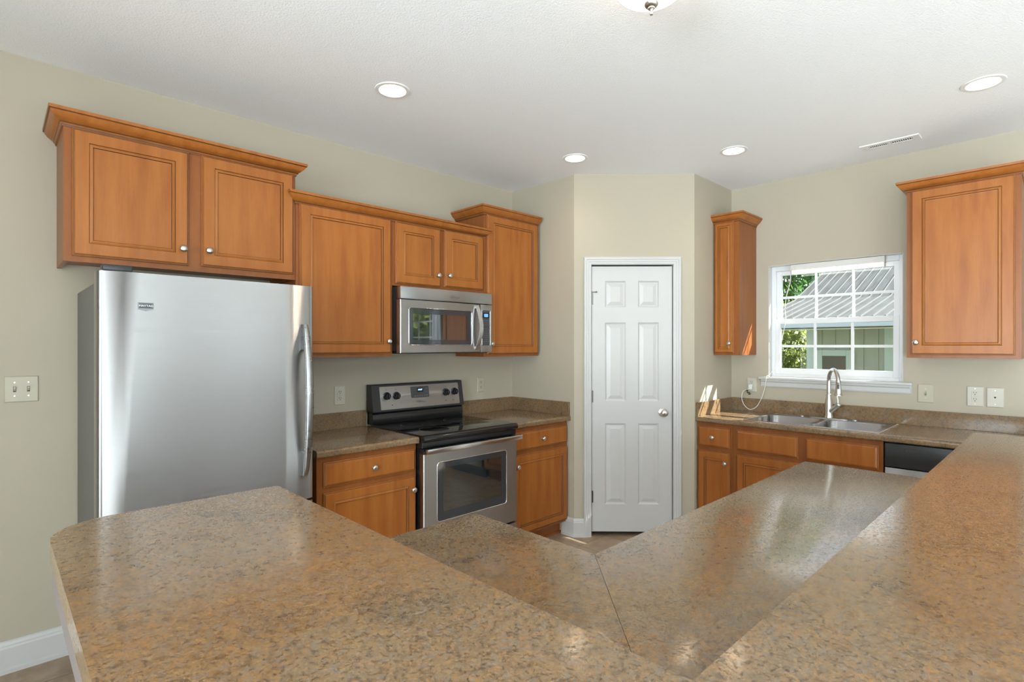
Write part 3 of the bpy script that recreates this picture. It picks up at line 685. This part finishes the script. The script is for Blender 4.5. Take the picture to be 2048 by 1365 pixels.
# fascia lies on the sloped front
slope = (rd-0.062-(rd-0.092))/(1.178-1.006)
def fy(z): return rd-0.092+slope*(z-1.006)
def on_fascia(lp, out): return [(x, fy(z)-out, z) for x, z in lp]
lp = rrect(0.058, rw-0.040, 1.016, 1.168, 0.006, 4)
m = MB(); m.loft([on_fascia(lp, -0.004), on_fascia(lp, 0.002)]); fa = m.make('control_fascia', STEEL, bg)
for kx, kz in ((0.108, 1.106), (0.182, 1.104), (rw-0.160, 1.104), (rw-0.082, 1.106)):
    m = MB(); y0 = fy(kz)-0.002
    m.lathe([(0.027, y0), (0.027, y0-0.004), (0.022, y0-0.006), (0.021, y0-0.024), (0.018, y0-0.028), (0.002, y0-0.029)], (kx, 0, kz), 'y', 24); m.box(kx-0.005, kx+0.005, y0-0.038, y0-0.027, kz-0.020, kz+0.020, 0.002); m.make('knob', BLACK, fa, 40)
    m = MB(); m.box(kx-0.006, kx+0.006, fy(kz+0.042)-0.0028, fy(kz+0.042)-0.0018, kz+0.040, kz+0.044); m.make('knob_mark', LOGOG, fa)
for kx in (0.145, rw-0.165, rw-0.098):
    m = MB(); m.lathe([(0.003, fy(1.044)-0.0016), (0.003, fy(1.044)-0.0034)], (kx, 0, 1.044), 'y', 10); m.make('indicator', BLACK, fa)
lp = rrect(0.300, 0.452, 1.080, 1.158, 0.007, 4)
m = MB(); m.loft([on_fascia(lp, 0.001), on_fascia(lp, 0.0035)]); kb = m.make('clock_panel', GREYP, fa)
lp = rrect(0.352, 0.402, 1.118, 1.148, 0.001, 1); m = MB(); m.loft([on_fascia(lp, 0.003), on_fascia(lp, 0.0042)]); m.make('display_window', BLACK, kb)
text('clock_digits', '10:07', 0.0165, BLUED, kb, (0.377, fy(1.134)-0.0048, 1.133), depth=0.0002)
for k in range(5):
    m = MB(); x = 0.335+k*0.019; z = 1.092; m.box(x-0.005, x+0.005, fy(z)-0.0042, fy(z)-0.0030, z-0.003, z+0.003); m.make('button', LOGOG, kb)
for k in range(3):
    m = MB(); x = 0.432; z = 1.096+0.022*k; m.box(x-0.006, x+0.006, fy(z)-0.0042, fy(z)-0.0030, z-0.002, z+0.002); m.make('button', LOGOG, kb)
wordmark(fa, 0.385, fy(1.050)-0.0028, 1.050, 0.018, LOGOG)
m = MB(); m.box(0.0, rw, 0.012, 0.05, 0.845, 0.880, 0.002); m.make('vent_strip', BLACK, t)
m = MB(); frame_with_hole(m, 0.002, rw-0.002, 0.262, 0.812, 0.098, rw-0.098, 0.400, 0.752, 0.020, 0.0, 0.044); od = m.make('oven_door', STEEL, t, 40)
oh = rrect(0.098, rw-0.098, 0.400, 0.752, 0.020, 6)
m = MB(); m.loft([[(x, 0.010, z) for x, z in oh], [(x, 0.003, z) for x, z in oh]]); m.make('glass', OGLASS, od)
m = MB(); iw = rrect(0.145, rw-0.145, 0.455, 0.715, 0.006, 3); m.loft([[(x, 0.0032, z) for x, z in iw], [(x, 0.0024, z) for x, z in iw]]); m.make('inner_window', MGLASS, od)
m = MB(); m.tube([(x, -0.0005, z) for x, z in oh+oh[:1]], 0.0028, 6); m.make('trim_ring', CHROME, od, 60)
m = MB(); m.box(0.002, rw-0.002, 0.006, 0.044, 0.814, 0.842); m.make('top_rail', BLACK, od)
m = MB(); m.box(-0.004, rw+0.004, -0.052, -0.030, 0.818, 0.848, 0.005, 2); m.box(0.012, 0.045, -0.032, 0.002, 0.822, 0.842); m.box(rw-0.045, rw-0.012, -0.032, 0.002, 0.822, 0.842); m.make('handle', STEELV, od, 40)
m = MB(); m.box(0.002, rw-0.002, 0.0, 0.05, 0.085, 0.252, 0.004, 2); m.make('storage_drawer', STEEL, t, 40)

# ------------------------------------------------------------------ dishwasher
t = thing('dishwasher', 'dishwasher with black control panel and stainless door under the sink counter', 'dishwasher', (3.822, 0.756, 0), RE)
m = MB(); m.box(0.003, 0.602, 0.03, 0.58, 0.08, 0.868); m.make('body', BLACK, t)
m = MB(); m.box(0.004, 0.600, 0.0, 0.035, 0.727, 0.866, 0.004, 2); cpn = m.make('control_panel', BLACKP, t, 40)
for k in range(8):
    m = MB(); m.box(0.085+k*0.0175, 0.099+k*0.0175, -0.0012, 0.0, 0.826, 0.842); m.make('vent_slot', SLOT, cpn)
m = MB(); m.box(0.004, 0.600, 0.0, 0.035, 0.12, 0.722, 0.004, 2); m.make('door', STEEL, t, 40)
m = MB(); m.box(0.004, 0.600, 0.06, 0.08, 0.0, 0.115); m.make('toe_panel', BLACK, t)

# ------------------------------------------------------------------ sink and faucet
SZ = CT+0.001
t = thing('sink', 'double-bowl stainless steel drop-in sink set in the counter under the window', 'sink', (XC, 1.947, 0), RE)
def cell(m, X0, X1, Y0, Y1, x0, x1, y0, y1, r, z, depth):
    hole = rrect(x0, x1, y0, y1, r, 6); k = 7; outer = []
    cor = [(X1, Y0), (X1, Y1), (X0, Y1), (X0, Y0)]; nxt = {0: ((x1-r, Y0), (X1, y0+r)), 1: ((X1, y1-r), (x1-r, Y1)), 2: ((x0+r, Y1), (X0, y1-r)), 3: ((X0, y0+r), (x0+r, Y0))}
    for c in range(4):
        a, b, cc = Vector(nxt[c][0]), Vector(nxt[c][1]), Vector(cor[c])
        for q in range(k):
            s = q/(k-1); p = a.lerp(cc, s*2) if s <= 0.5 else cc.lerp(b, (s-0.5)*2); outer.append((p.x, p.y))
    def sh(d): return rrect(x0+d, x1-d, y0+d, y1-d, max(r-d, 0.01), 6)
    m.loft([[(x, y, z) for x, y in outer], [(x, y, z) for x, y in hole], [(x, y, z-0.003) for x, y in sh(0.003)], [(x, y, z-depth+0.03) for x, y in sh(0.010)], [(x, y, z-depth+0.008) for x, y in sh(0.018)], [(x, y, z-depth) for x, y in sh(0.035)]], cap0=False)
m = MB(); sm = (SX0+SX1)/2
cell(m, SX0+0.010, sm, SYF+0.010, SYB-0.010, SX0+0.036, sm-0.014, SYF+0.034, SYB-0.105, 0.06, SZ+0.004, 0.18)
bl = m.make('bowl', BOWL, t, 50)
m = MB(); cell(m, sm, SX1-0.010, SYF+0.010, SYB-0.010, sm+0.014, SX1-0.036, SYF+0.034, SYB-0.105, 0.06, SZ+0.004, 0.18); br = m.make('bowl', BOWL, t, 50)
m = MB(); o = [(SX0, SYF), (SX1, SYF), (SX1, SYB), (SX0, SYB)]; i = [(SX0+0.010, SYF+0.010), (SX1-0.010, SYF+0.010), (SX1-0.010, SYB-0.010), (SX0+0.010, SYB-0.010)]
m.loft([[(x, y, SZ-0.001) for x, y in o], [(x, y, SZ+0.003) for x, y in o], [(x, y, SZ+0.006) for x, y in [(SX0+0.005, SYF+0.005), (SX1-0.005, SYF+0.005), (SX1-0.005, SYB-0.005), (SX0+0.005, SYB-0.005)]], [(x, y, SZ+0.004) for x, y in i]], cap0=False, cap1=False); m.make('rim', CHROME, t)
for b_, cx in ((bl, (SX0+sm)/2), (br, (SX1+sm)/2)):
    m = MB(); m.lathe([(0.042, SZ-0.176), (0.042, SZ-0.173), (0.030, SZ-0.174), (0.012, SZ-0.178)], (cx, (SYF+SYB)/2-0.03, 0), seg=24); m.make('drain', CHROME, b_, 40)
DKZ = SZ+0.004
for cx in (sm-0.175, sm+0.165):
    m = MB(); m.lathe([(0.016, DKZ), (0.016, DKZ+0.006), (0.011, DKZ+0.010), (0.002, DKZ+0.011)], (cx, SYB-0.05, 0), seg=18); m.make('hole_cover', NICKEL, t, 40)
FBX, FBY = 4.332, 1.190
t = thing('faucet', 'tall brushed nickel gooseneck pull-down faucet behind the sink', 'faucet', (FBX, FBY, DKZ))
m = MB(); m.loft([[(x, y, 0.0) for x, y in round_poly([(-0.028, 0.125), (-0.028, -0.125), (0.028, -0.125), (0.028, 0.125)], [0.027]*4)], [(x, y, 0.006) for x, y in round_poly([(-0.028, 0.125), (-0.028, -0.125), (0.028, -0.125), (0.028, 0.125)], [0.027]*4)], [(x, y, 0.008) for x, y in round_poly([(-0.024, 0.121), (-0.024, -0.121), (0.024, -0.121), (0.024, 0.121)], [0.023]*4)]]); m.make('deck_plate', NICKEL, t, 40)
m = MB(); m.lathe([(0.030, 0.008), (0.030, 0.016), (0.026, 0.030), (0.0265, 0.060), (0.0255, 0.100), (0.020, 0.140), (0.016, 0.165), (0.0155, 0.172), (0.019, 0.173), (0.019, 0.178), (0.0145, 0.180)], seg=24)
m.make('body', NICKEL, t, 40)
hd = Vector((-0.15, -0.10)); ang = math.atan2(hd.y, hd.x); R = hd.length/2; P = []
for k in range(4): P.append((0, 0, 0.178+0.03*k))
for k in range(1, 19):
    a = PI-PI*k/18*0.96; P.append((hd.x/2+hd.x/2*math.cos(a)*1.0, hd.y/2+hd.y/2*math.cos(a)*1.0, 0.268+R*math.sin(a)))
e = Vector(P[-1])
m = MB(); m.tube(P, 0.0135, 16); m.make('spout', NICKEL, t, 60)
m = MB(); m.lathe([(0.015, 0.010), (0.0155, 0.002), (0.017, 0.0), (0.017, -0.005), (0.0155, -0.008), (0.019, -0.045), (0.024, -0.075), (0.026, -0.088), (0.029, -0.092), (0.029, -0.096), (0.020, -0.098)], (e.x, e.y, e.z), seg=22); sh_ = m.make('spray_head', NICKEL, t, 40)
m = MB(); cdir = Vector((-4.2, -1.1, 0)).normalized(); bp = e+cdir*0.018
m.box(-0.007, 0.007, -0.004, 0.004, -0.016, 0.016, 0.003, 2); bt = m.make('spray_button', BLACKP, sh_)
bt.location = (bp.x, bp.y, e.z-0.034); bt.rotation_euler = (0, 0, math.atan2(cdir.y, cdir.x)+PI/2)
m = MB(); s0 = Vector((0, 0, 0.045)); s1 = Vector((-0.025, -0.060, 0.098)); m.tube([s0, s0.lerp(s1, 0.4), s0.lerp(s1, 0.75), s1], [0.020, 0.0185, 0.0175, 0.0170], 16)
m.lathe([(0.004, -0.019), (0.014, -0.014), (0.0185, -0.004), (0.0185, 0.004), (0.014, 0.014), (0.004, 0.019)], tuple(s1+Vector((-0.004, -0.008, 0.008))), 'z', 18); vb = m.make('valve', NICKEL, t, 50)
m = MB(); q = s1+Vector((-0.004, -0.006, 0.020)); m.tube([q, q+Vector((0, 0.002, 0.03)), q+Vector((0.006, 0.012, 0.070)), q+Vector((0.010, 0.020, 0.100))], [0.0085, 0.0065, 0.0055, 0.0050], 12); m.make('lever', NICKEL, vb, 60)

# ------------------------------------------------------------------ wall plates
def plate(t, w, h, mtl):
    m = MB(); m.rect_rings(-w/2, w/2, -h/2, h/2, [(0, 0), (0, -0.002), (0.004, -0.006), (0.006, -0.006)]); return m.make('cover_plate', mtl, t)
def screw(t, x, z, mtl=None):
    m = MB(); m.lathe([(0.0032, -0.0058), (0.0030, -0.0068), (0.0005, -0.0069)], (x, 0, z), 'y', 10); m.make('screw', mtl or NICKEL, t)
def toggle(t, x, mtl):
    m = MB(); m.box(x-0.005, x+0.005, -0.0066, -0.0055, -0.012, 0.012); m.make('toggle_slot', SLOT, t)
    m = MB(); m.loft([[(x-0.004, -0.006, -0.008), (x+0.004, -0.006, -0.008), (x+0.004, -0.006, 0.008), (x-0.004, -0.006, 0.008)], [(x-0.0035, -0.017, 0.004), (x+0.0035, -0.017, 0.004), (x+0.0035, -0.016, 0.011), (x-0.0035, -0.016, 0.011)]]); m.make('toggle', mtl, t)
    for z in (0.030, -0.030): screw(t, x, z)
def receptacle(t, mtl, rect=False):
    if rect:
        m = MB(); m.box(-0.0165, 0.0165, -0.0085, -0.005, -0.0335, 0.0335, 0.001); f = m.make('socket_face', mtl, t); zs = (0.020, -0.020); yy = -0.0092
        m = MB(); m.box(-0.006, 0.006, -0.0098, -0.008, -0.006, -0.001); m.box(-0.006, 0.006, -0.0098, -0.008, 0.001, 0.006); m.make('test_button', MATS['almond_plastic'], f)
        scr = (0.048, -0.048)
    else: zs = (0.0195, -0.0195); yy = -0.0082; scr = (0.0,)
    for z in zs:
        if not rect:
            m = MB(); m.lathe([(0.0165, -0.0050), (0.0165, -0.0075), (0.0155, -0.0080), (0.001, -0.0080)], (0, 0, z), 'y', 20); f = m.make('socket_face', mtl, t)
        m = MB(); m.box(-0.0075, -0.0050, yy-0.0004, yy+0.001, z, z+0.009); m.box(0.0050, 0.0075, yy-0.0004, yy+0.001, z, z+0.008); m.lathe([(0.0028, yy-0.0004), (0.0028, yy+0.001)], (0, 0, z-0.007), 'y', 10); m.make('slots', SLOT, f)
    for z in scr: screw(t, 0, z)
t = thing('light_switch', 'almond double toggle light switch on the wall left of the refrigerator', 'light switch', (0.094, YN-0.0005, 1.250)); plate(t, 0.116, 0.116, ALMOND); toggle(t, -0.023, ALMOND); toggle(t, 0.023, ALMOND)
t = thing('wall_outlet', 'white GFCI wall outlet between refrigerator and range', 'outlet', (1.607, YN-0.0005, 1.124)); plate(t, 0.075, 0.124, IVORY); receptacle(t, IVORY, True)
t = thing('wall_outlet', 'almond duplex wall outlet right of the range backguard', 'outlet', (2.805, YN-0.0005, 1.132)); plate(t, 0.070, 0.115, ALMOND); receptacle(t, ALMOND)
t = thing('wall_outlet', 'almond duplex wall outlet with a white plug left of the window sill', 'outlet', (XE-0.0005, 1.780, 1.128), RE); plate(t, 0.075, 0.118, IVORY); receptacle(t, IVORY)
t = thing('light_switch', 'single toggle light switch on the sink wall just right of the window sill', 'light switch', (XE-0.0005, 0.647, 1.128), RE); plate(t, 0.086, 0.122, ALMOND); toggle(t, 0.0, ALMOND)
t = thing('wall_outlet', 'GFCI wall outlet on the sink wall next to the phone jack', 'outlet', (XE-0.0005, 0.398, 1.125), RE); plate(t, 0.080, 0.126, IVORY); receptacle(t, IVORY, True)
t = thing('phone_jack', 'blank-looking phone jack plate with one small black port, rightmost on the sink wall', 'phone jack', (XE-0.0005, 0.304, 1.124), RE); plate(t, 0.080, 0.122, IVORY)
m = MB(); m.loft([[(x, -0.0064, z) for x, z in ((-0.005, 0.005), (0.005, 0.005), (0.005, 0.0), (0.002, -0.005), (-0.002, -0.005), (-0.005, 0.0))], [(x, -0.0055, z) for x, z in ((-0.005, 0.005), (0.005, 0.005), (0.005, 0.0), (0.002, -0.005), (-0.002, -0.005), (-0.005, 0.0))]]); m.make('port', SLOT, t)
for z in (0.042, -0.042): screw(t, 0, z)

# ------------------------------------------------------------------ window light bar with its cord
t = thing('light_bar', 'white fluorescent light bar mounted across the top of the sink window with trailing cord', 'light fixture', (XE, 1.478, 2.000), RE)
HOUS = mat('fixture_white', (0.66, 0.64, 0.61), 0.4)
m = MB(); P = [(0.012, 0.068), (-0.012, 0.068), (-0.016, 0.060), (-0.016, 0.030), (-0.010, 0.022), (0.030, 0.022), (0.030, 0.068)]; m.loft([[(0, y, z) for y, z in P], [(0.606, y, z) for y, z in P]]); hs = m.make('housing', HOUS, t)
m = MB(); m.lathe([(0.011, 0.006), (0.013, 0.008), (0.013, 0.598), (0.011, 0.600)], (0, 0.002, 0.012), 'x', 14); m.make('tube', TUBE, t, 50)
for x in (0.0, 0.600):
    m = MB(); m.box(x, x+0.006, -0.016, 0.02, -0.004, 0.024, 0.001); m.make('end_cap', WHITE, t)
for x in (0.03, 0.57): m = MB(); m.lathe([(0.003, -0.0158), (0.003, -0.0172)], (x, 0, 0.046), 'y', 8); m.make('screw', NICKEL, hs)
# cord in local coordinates: (x right, y into wall, z from 2.0)
def smooth_path(pts, n=8):
    P = [Vector(p) for p in pts]; out = []
    for i in range(len(P)-1):
        p0, p1, p2, p3 = P[max(i-1, 0)], P[i], P[i+1], P[min(i+2, len(P)-1)]
        for k in range(n):
            s = k/n; out.append(tuple(0.5*((2*p1)+(p2-p0)*s+(2*p0-5*p1+4*p2-p3)*s*s+(3*p1-p0-3*p2+p3)*s**3)))
    out.append(tuple(P[-1])); return out
cp_ = [(0.0, 0.0, 0.040), (-0.008, 0.002, 0.02), (-0.016, 0.020, -0.06), (-0.048, 0.030, -0.17), (-0.058, 0.03, -0.27), (-0.052, 0.03, -0.35), (-0.062, 0.025, -0.42), (-0.090, 0.012, -0.58), (-0.125, 0.004, -0.72), (-0.160, -0.012, -0.786), (-0.172, -0.038, -0.800), (-0.186, -0.030, -0.880), (-0.215, -0.028, -0.975), (-0.255, -0.030, -1.048), (-0.305, -0.032, -1.072), (-0.350, -0.032, -1.040), (-0.372, -0.028, -0.985), (-0.362, -0.026, -0.930), (-0.330, -0.024, -0.915), (-0.318, -0.022, -0.898)]
m = MB(); m.tube(smooth_path(cp_), 0.0028, 8); cd = m.make('cord', CORD, t, 60)
m = MB(); m.box(-0.318, -0.288, -0.036, -0.0095, -0.912, -0.868, 0.005, 2); m.make('plug', CORD, t, 40)
m = MB(); m.tube(smooth_path([(-0.345, -0.022, -0.925), (-0.325, -0.030, -0.918), (-0.330, -0.022, -0.940), (-0.310, -0.030, -0.935), (-0.318, -0.022, -0.952), (-0.302, -0.028, -0.945)]), 0.0032, 8); m.make('cord_tie', SLOT, cd, 60)

# ------------------------------------------------------------------ ceiling fittings
GL = 'recessed ceiling lights'
labs = ['recessed ceiling light nearest the refrigerator wall', 'recessed ceiling light in front of the range and pantry corner', 'recessed ceiling light above the sink, beyond the pantry door', 'recessed ceiling light at the right, above the dishwasher side']
def downlight(x, y, label):
    t = thing('recessed_light', label, 'ceiling light', (x, y, CE), 0, GL)
    m = MB(); m.lathe([(0.066, 0.0), (0.086, 0.0), (0.084, -0.004), (0.068, -0.006), (0.062, -0.002), (0.062, 0.0)], seg=40)
    bm2 = MB(); n = 40; prof = [(0.088, -0.0005), (0.086, -0.005), (0.068, -0.006), (0.064, 0.0), (0.062, 0.04), (0.054, 0.085)]
    m.bm.free()
    bm2.loft([[(r*math.cos(2*PI*k/n), r*math.sin(2*PI*k/n), h) for k in range(n)] for r, h in prof[:4]], cap0=False, cap1=False); bm2.make('trim_ring', RING, t, 40)
    bm2 = MB(); bm2.loft([[(r*math.cos(2*PI*k/n), r*math.sin(2*PI*k/n), h) for k in range(n)] for r, h in prof[3:]], cap0=False, cap1=False); bm2.make('baffle', BAFFLE, t, 40)
    bm2 = MB(); bm2.lathe([(0.054, 0.092), (0.054, 0.084), (0.046, 0.072), (0.030, 0.066), (0.002, 0.064)], seg=32); bm2.make('bulb', LENS, t, 40)
    return t
for (x, y), lb in zip(DLS, labs): downlight(x, y, lb)
t = thing('ceiling_fixture', 'lit alabaster glass dome ceiling fixture with nickel finial', 'ceiling light', (1.60, 0.975, CE))
m = MB(); m.lathe([(0.148, 0.0), (0.151, -0.012), (0.146, -0.030), (0.136, -0.034)], seg=48); m.make('base_pan', NICKEL, t, 40)
m = MB(); m.lathe([(0.138, -0.032)]+[(0.140*math.cos(a), -0.034-0.105*math.sin(a)) for a in [PI/2*k/12 for k in range(0, 12)]]+[(0.004, -0.139)], seg=48); m.make('glass_dome', DOME, t, 60)
m = MB(); m.lathe([(0.004, -0.132), (0.024, -0.138), (0.025, -0.144), (0.020, -0.152), (0.012, -0.156), (0.012, -0.160), (0.008, -0.163), (0.0045, -0.168), (0.0055, -0.174), (0.005, -0.180), (0.001, -0.182)], seg=20); m.make('finial', NICKEL, t, 50)
t = thing('ceiling_vent', 'white rectangular ceiling register with two louver banks near the sink wall', 'vent', (4.117, 0.782, CE))
m = MB(); m.rect_rings(-0.055, 0.055, -0.158, 0.158, [(0, 0)]) if False else None
def vent_cell(m, X0, X1, Y0, Y1, x0, x1, y0, y1, z):
    m.loft([[(X0, Y0, z), (X1, Y0, z), (X1, Y1, z), (X0, Y1, z)], [(x0, y0, z), (x1, y0, z), (x1, y1, z), (x0, y1, z)], [(x0, y0, z+0.005), (x1, y0, z+0.005), (x1, y1, z+0.005), (x0, y1, z+0.005)]], cap0=False, cap1=False)
vent_cell(m, -0.052, 0.052, -0.155, 0.0, -0.022, 0.022, -0.118, -0.006, -0.006); vent_cell(m, -0.052, 0.052, 0.0, 0.155, -0.022, 0.022, 0.010, 0.112, -0.006)
m.loft([[(-0.055, -0.158, 0), (0.055, -0.158, 0), (0.055, 0.158, 0), (-0.055, 0.158, 0)], [(-0.052, -0.155, -0.006), (0.052, -0.155, -0.006), (0.052, 0.155, -0.006), (-0.052, 0.155, -0.006)]], cap0=False, cap1=False); vf = m.make('frame', RING, t)
m = MB(); m.box(-0.024, 0.024, -0.12, 0.115, -0.0012, -0.0004); m.make('duct', SLOT, t)
for k in range(10):
    for y in (-0.1125+k*0.0112, 0.0155+k*0.0101):
        m = MB(); m.box(-0.0225, 0.0225, y-0.0022, y+0.0022, -0.0056, -0.0044); m.make('louver', RING, t)
for y in (-0.138, 0.138): m = MB(); m.lathe([(0.004, -0.0058), (0.003, -0.0072)], (0, y, 0), seg=10); m.make('screw', NICKEL, t)

# ------------------------------------------------------------------ curtains on the second east window (seen in the microwave door)
def curtain(y0, y1, label):
    m = MB(); n = 60; lo = []
    for z in (0.06, 0.8, 1.5, 2.22):
        lo.append([(XE-0.085+0.022*math.sin((y0+(y1-y0)*k/n)*70)*(0.7+0.3*math.cos(z)), y0+(y1-y0)*k/n, z) for k in range(n+1)])
    back = [[(x+0.004, y, z) for x, y, z in reversed(l)] for l in lo]
    m.loft([a+b for a, b in zip(lo, back)]); return tag(m.make('curtain', CURT, None, 60), label, 'curtain', 'curtains of the dining window')
curtain(-1.55, -0.90, 'sheer white curtain on the far side of the dining window')
curtain(-0.40, -0.24, 'gathered sheer curtain on the near side of the dining window')
m = MB(); m.tube([(XE-0.085, -1.65, 2.235), (XE-0.085, -0.12, 2.235)], 0.011, 12)
for y in (-1.65, -0.12): m.lathe([(0.004, y-0.025), (0.020, y-0.012), (0.022, y), (0.020, y+0.012), (0.004, y+0.025)], (XE-0.085, 0, 2.235), 'y', 14)
for y in (-1.60, -0.17): m.tube([(XE-0.085, y, 2.235), (XE-0.001, y, 2.235)], 0.006, 8)
tag(m.make('curtain_rod', BLACKP, None, 50), 'dark curtain rod above the dining window', 'curtain rod')

# ------------------------------------------------------------------ outdoors
m = MB(); m.box(XE+0.14, 40, -30, 30, -0.62, -0.5); struct(m.make('ground', GRASS))
m = MB(); m.box(XE+0.14, 5.00, YS-0.3, 6.0, 2.46, 2.62); struct(m.make('trim_eave', SOFFIT))
t = thing('neighbor_house', 'sage green board-sided outbuilding with ribbed metal roof seen through the sink window', 'building', (10.0, 3.06, -0.5))
hy0, hy1 = -9.06, 0.0      # local y extents (world -6 .. 3.06)
m = MB(); m.box(0, 6.5, hy0, hy1, 0, 2.32)
k = 0.0
y = hy1-0.20
while y > hy0: m.box(-0.012, 0.0, y-0.012, y+0.012, 0, 2.30); y -= 0.20
m.make('wall', SIDING, t)
ry1 = 0.72; ex, ez = -0.55, 2.38; kx, kz = 1.5, 2.835; tx, tz = 5.5, 4.46
def roof(m, x0, z0, x1, z1, th=0.05):
    m.loft([[(x0, hy0-0.7, z0), (x0, ry1, z0), (x0, ry1, z0-th), (x0, hy0-0.7, z0-th)], [(x1, hy0-0.7, z1), (x1, ry1, z1), (x1, ry1, z1-th), (x1, hy0-0.7, z1-th)]])
m = MB(); roof(m, ex, ez, kx, kz); roof(m, kx, kz, tx, tz); roof(m, tx, tz, 8.0, 2.9); rf = m.make('roof', ROOFM, t)
y = ry1-0.01; c = 0
while y > hy0-0.6 and c < 62:
    m = MB(); hw = 0.008
    for (x0, z0, x1, z1) in ((ex, ez, kx, kz), (kx, kz, tx, tz)):
        m.loft([[(x0, y-hw, z0), (x0, y-hw*0.5, z0+0.022), (x0, y+hw*0.5, z0+0.022), (x0, y+hw, z0)], [(x1, y-hw, z1), (x1, y-hw*0.5, z1+0.022), (x1, y+hw*0.5, z1+0.022), (x1, y+hw, z1)]])
    m.make('roof_rib', RIBM, rf); y -= 0.16; c += 1
m = MB(); m.box(ex-0.10, ex, hy0-0.7, ry1, ez-0.15, ez-0.055, 0.01); m.make('gutter', GUTTER, t)
m = MB(); m.box(ex, 0.0, hy0-0.6, ry1-0.1, ez-0.16, ez-0.12); m.box(ex, ex+0.03, hy0-0.6, ry1-0.05, ez-0.18, ez-0.04); m.make('soffit', SOFFIT, t)
m = MB(); m.box(-0.03, 0.10, -0.11, 0.02, 0, 2.30); m.make('corner_board', MINT, t)
m = MB(); m.box(-0.06, 0.0, -1.27, -1.10, 0, 2.25); m.make('post', MINT, t)
wy0, wy1 = -0.57, -0.225; wzt = 1.775
m = MB()
for a in ((wy0-0.11, wy0, 0.9, wzt+0.10), (wy1, wy1+0.11, 0.9, wzt+0.10), (wy0, wy1, wzt, wzt+0.10), (wy0, wy1, 0.9, 1.0)): m.box(-0.04, 0.0, a[0], a[1], a[2], a[3], 0.004)
wf = m.make('window_frame', MINT, t); m = MB(); m.box(-0.030, -0.016, wy0, wy1, 1.0, wzt); m.make('window_pane', BROWNG, wf)
def foliage(m, cx, cy, cz, rx, ry, rz, n, size):
    for _ in range(n):
        u = random.uniform(-1, 1); a = random.uniform(0, 2*PI); rr = random.uniform(0.55, 1.0)**0.6; s = math.sqrt(1-u*u)
        p = Vector((cx+rx*rr*s*math.cos(a), cy+ry*rr*s*math.sin(a), cz+rz*rr*u))
        d1 = Vector((random.uniform(-1, 1), random.uniform(-1, 1), random.uniform(-1, 1))).normalized(); d2 = d1.orthogonal().normalized(); q = size*random.uniform(0.6, 1.3)
        vs = [m.bm.verts.new(p+d1*q), m.bm.verts.new(p+d2*q*0.5), m.bm.verts.new(p-d1*q), m.bm.verts.new(p-d2*q*0.5)]; m._f(vs)
def tree(name, label, x, y, h, r, leaf, n=2600, size=0.14, group='trees beyond the outbuilding'):
    t = thing(name, label, 'tree', (x, y, -0.5), 0, group)
    m = MB(); m.tube([(0, 0, 0), (0.05, 0.02, h*0.3), (-0.03, 0.05, h*0.6), (0, 0, h*0.85)], [0.16, 0.13, 0.09, 0.03], 10); m.make('trunk', BARK, t, 50)
    m = MB()
    for k in range(6): foliage(m, random.uniform(-0.5, 0.5)*r, random.uniform(-0.5, 0.5)*r, h*(0.35+0.10*k), r*(1.0-0.09*k), r*(1.0-0.09*k), h*0.18, n//6, size)
    m.make('foliage', leaf, t)
tree('tree', 'dark green tree behind the metal roof, at the upper left of the window view', 29.0, 9.6, 10.5, 3.0, LEAFD, 9000, 0.17)
def bush(label, x, y, h, r, n):
    t = thing('bush', label, 'bush', (x, y, -0.5), 0, 'sunny bushes beside the outbuilding')
    m = MB(); m.tube([(0, 0, 0), (0, 0.03, h*0.6)], [0.06, 0.02], 8); m.make('stem', BARK, t)
    m = MB()
    for k in range(5): foliage(m, random.uniform(-0.5, 0.5)*r, random.uniform(-0.5, 0.5)*r, h*(0.25+0.15*k), r*0.8, r*0.8, h*0.25, n//5, 0.10)
    m.make('foliage', LEAFB, t)
bush('sunny yellow-green bush at the left corner of the outbuilding', 18.4, 6.0, 3.0, 1.2, 4200)
bush('sunny yellow-green bush farther back past the outbuilding corner', 22.3, 8.2, 3.6, 1.3, 4200)
for x, y, lb in ((7.6, -5.2, 'green garden tree outside the dining window, nearest the house'), (8.4, -10.4, 'green garden tree outside the dining window, farther out'), (7.3, -1.2, 'small green garden tree outside the dining window beside the outbuilding')):
    tree('tree', lb, x, y, 3.6, 1.5, LEAFB, 2600, 0.13, 'trees outside the dining window')
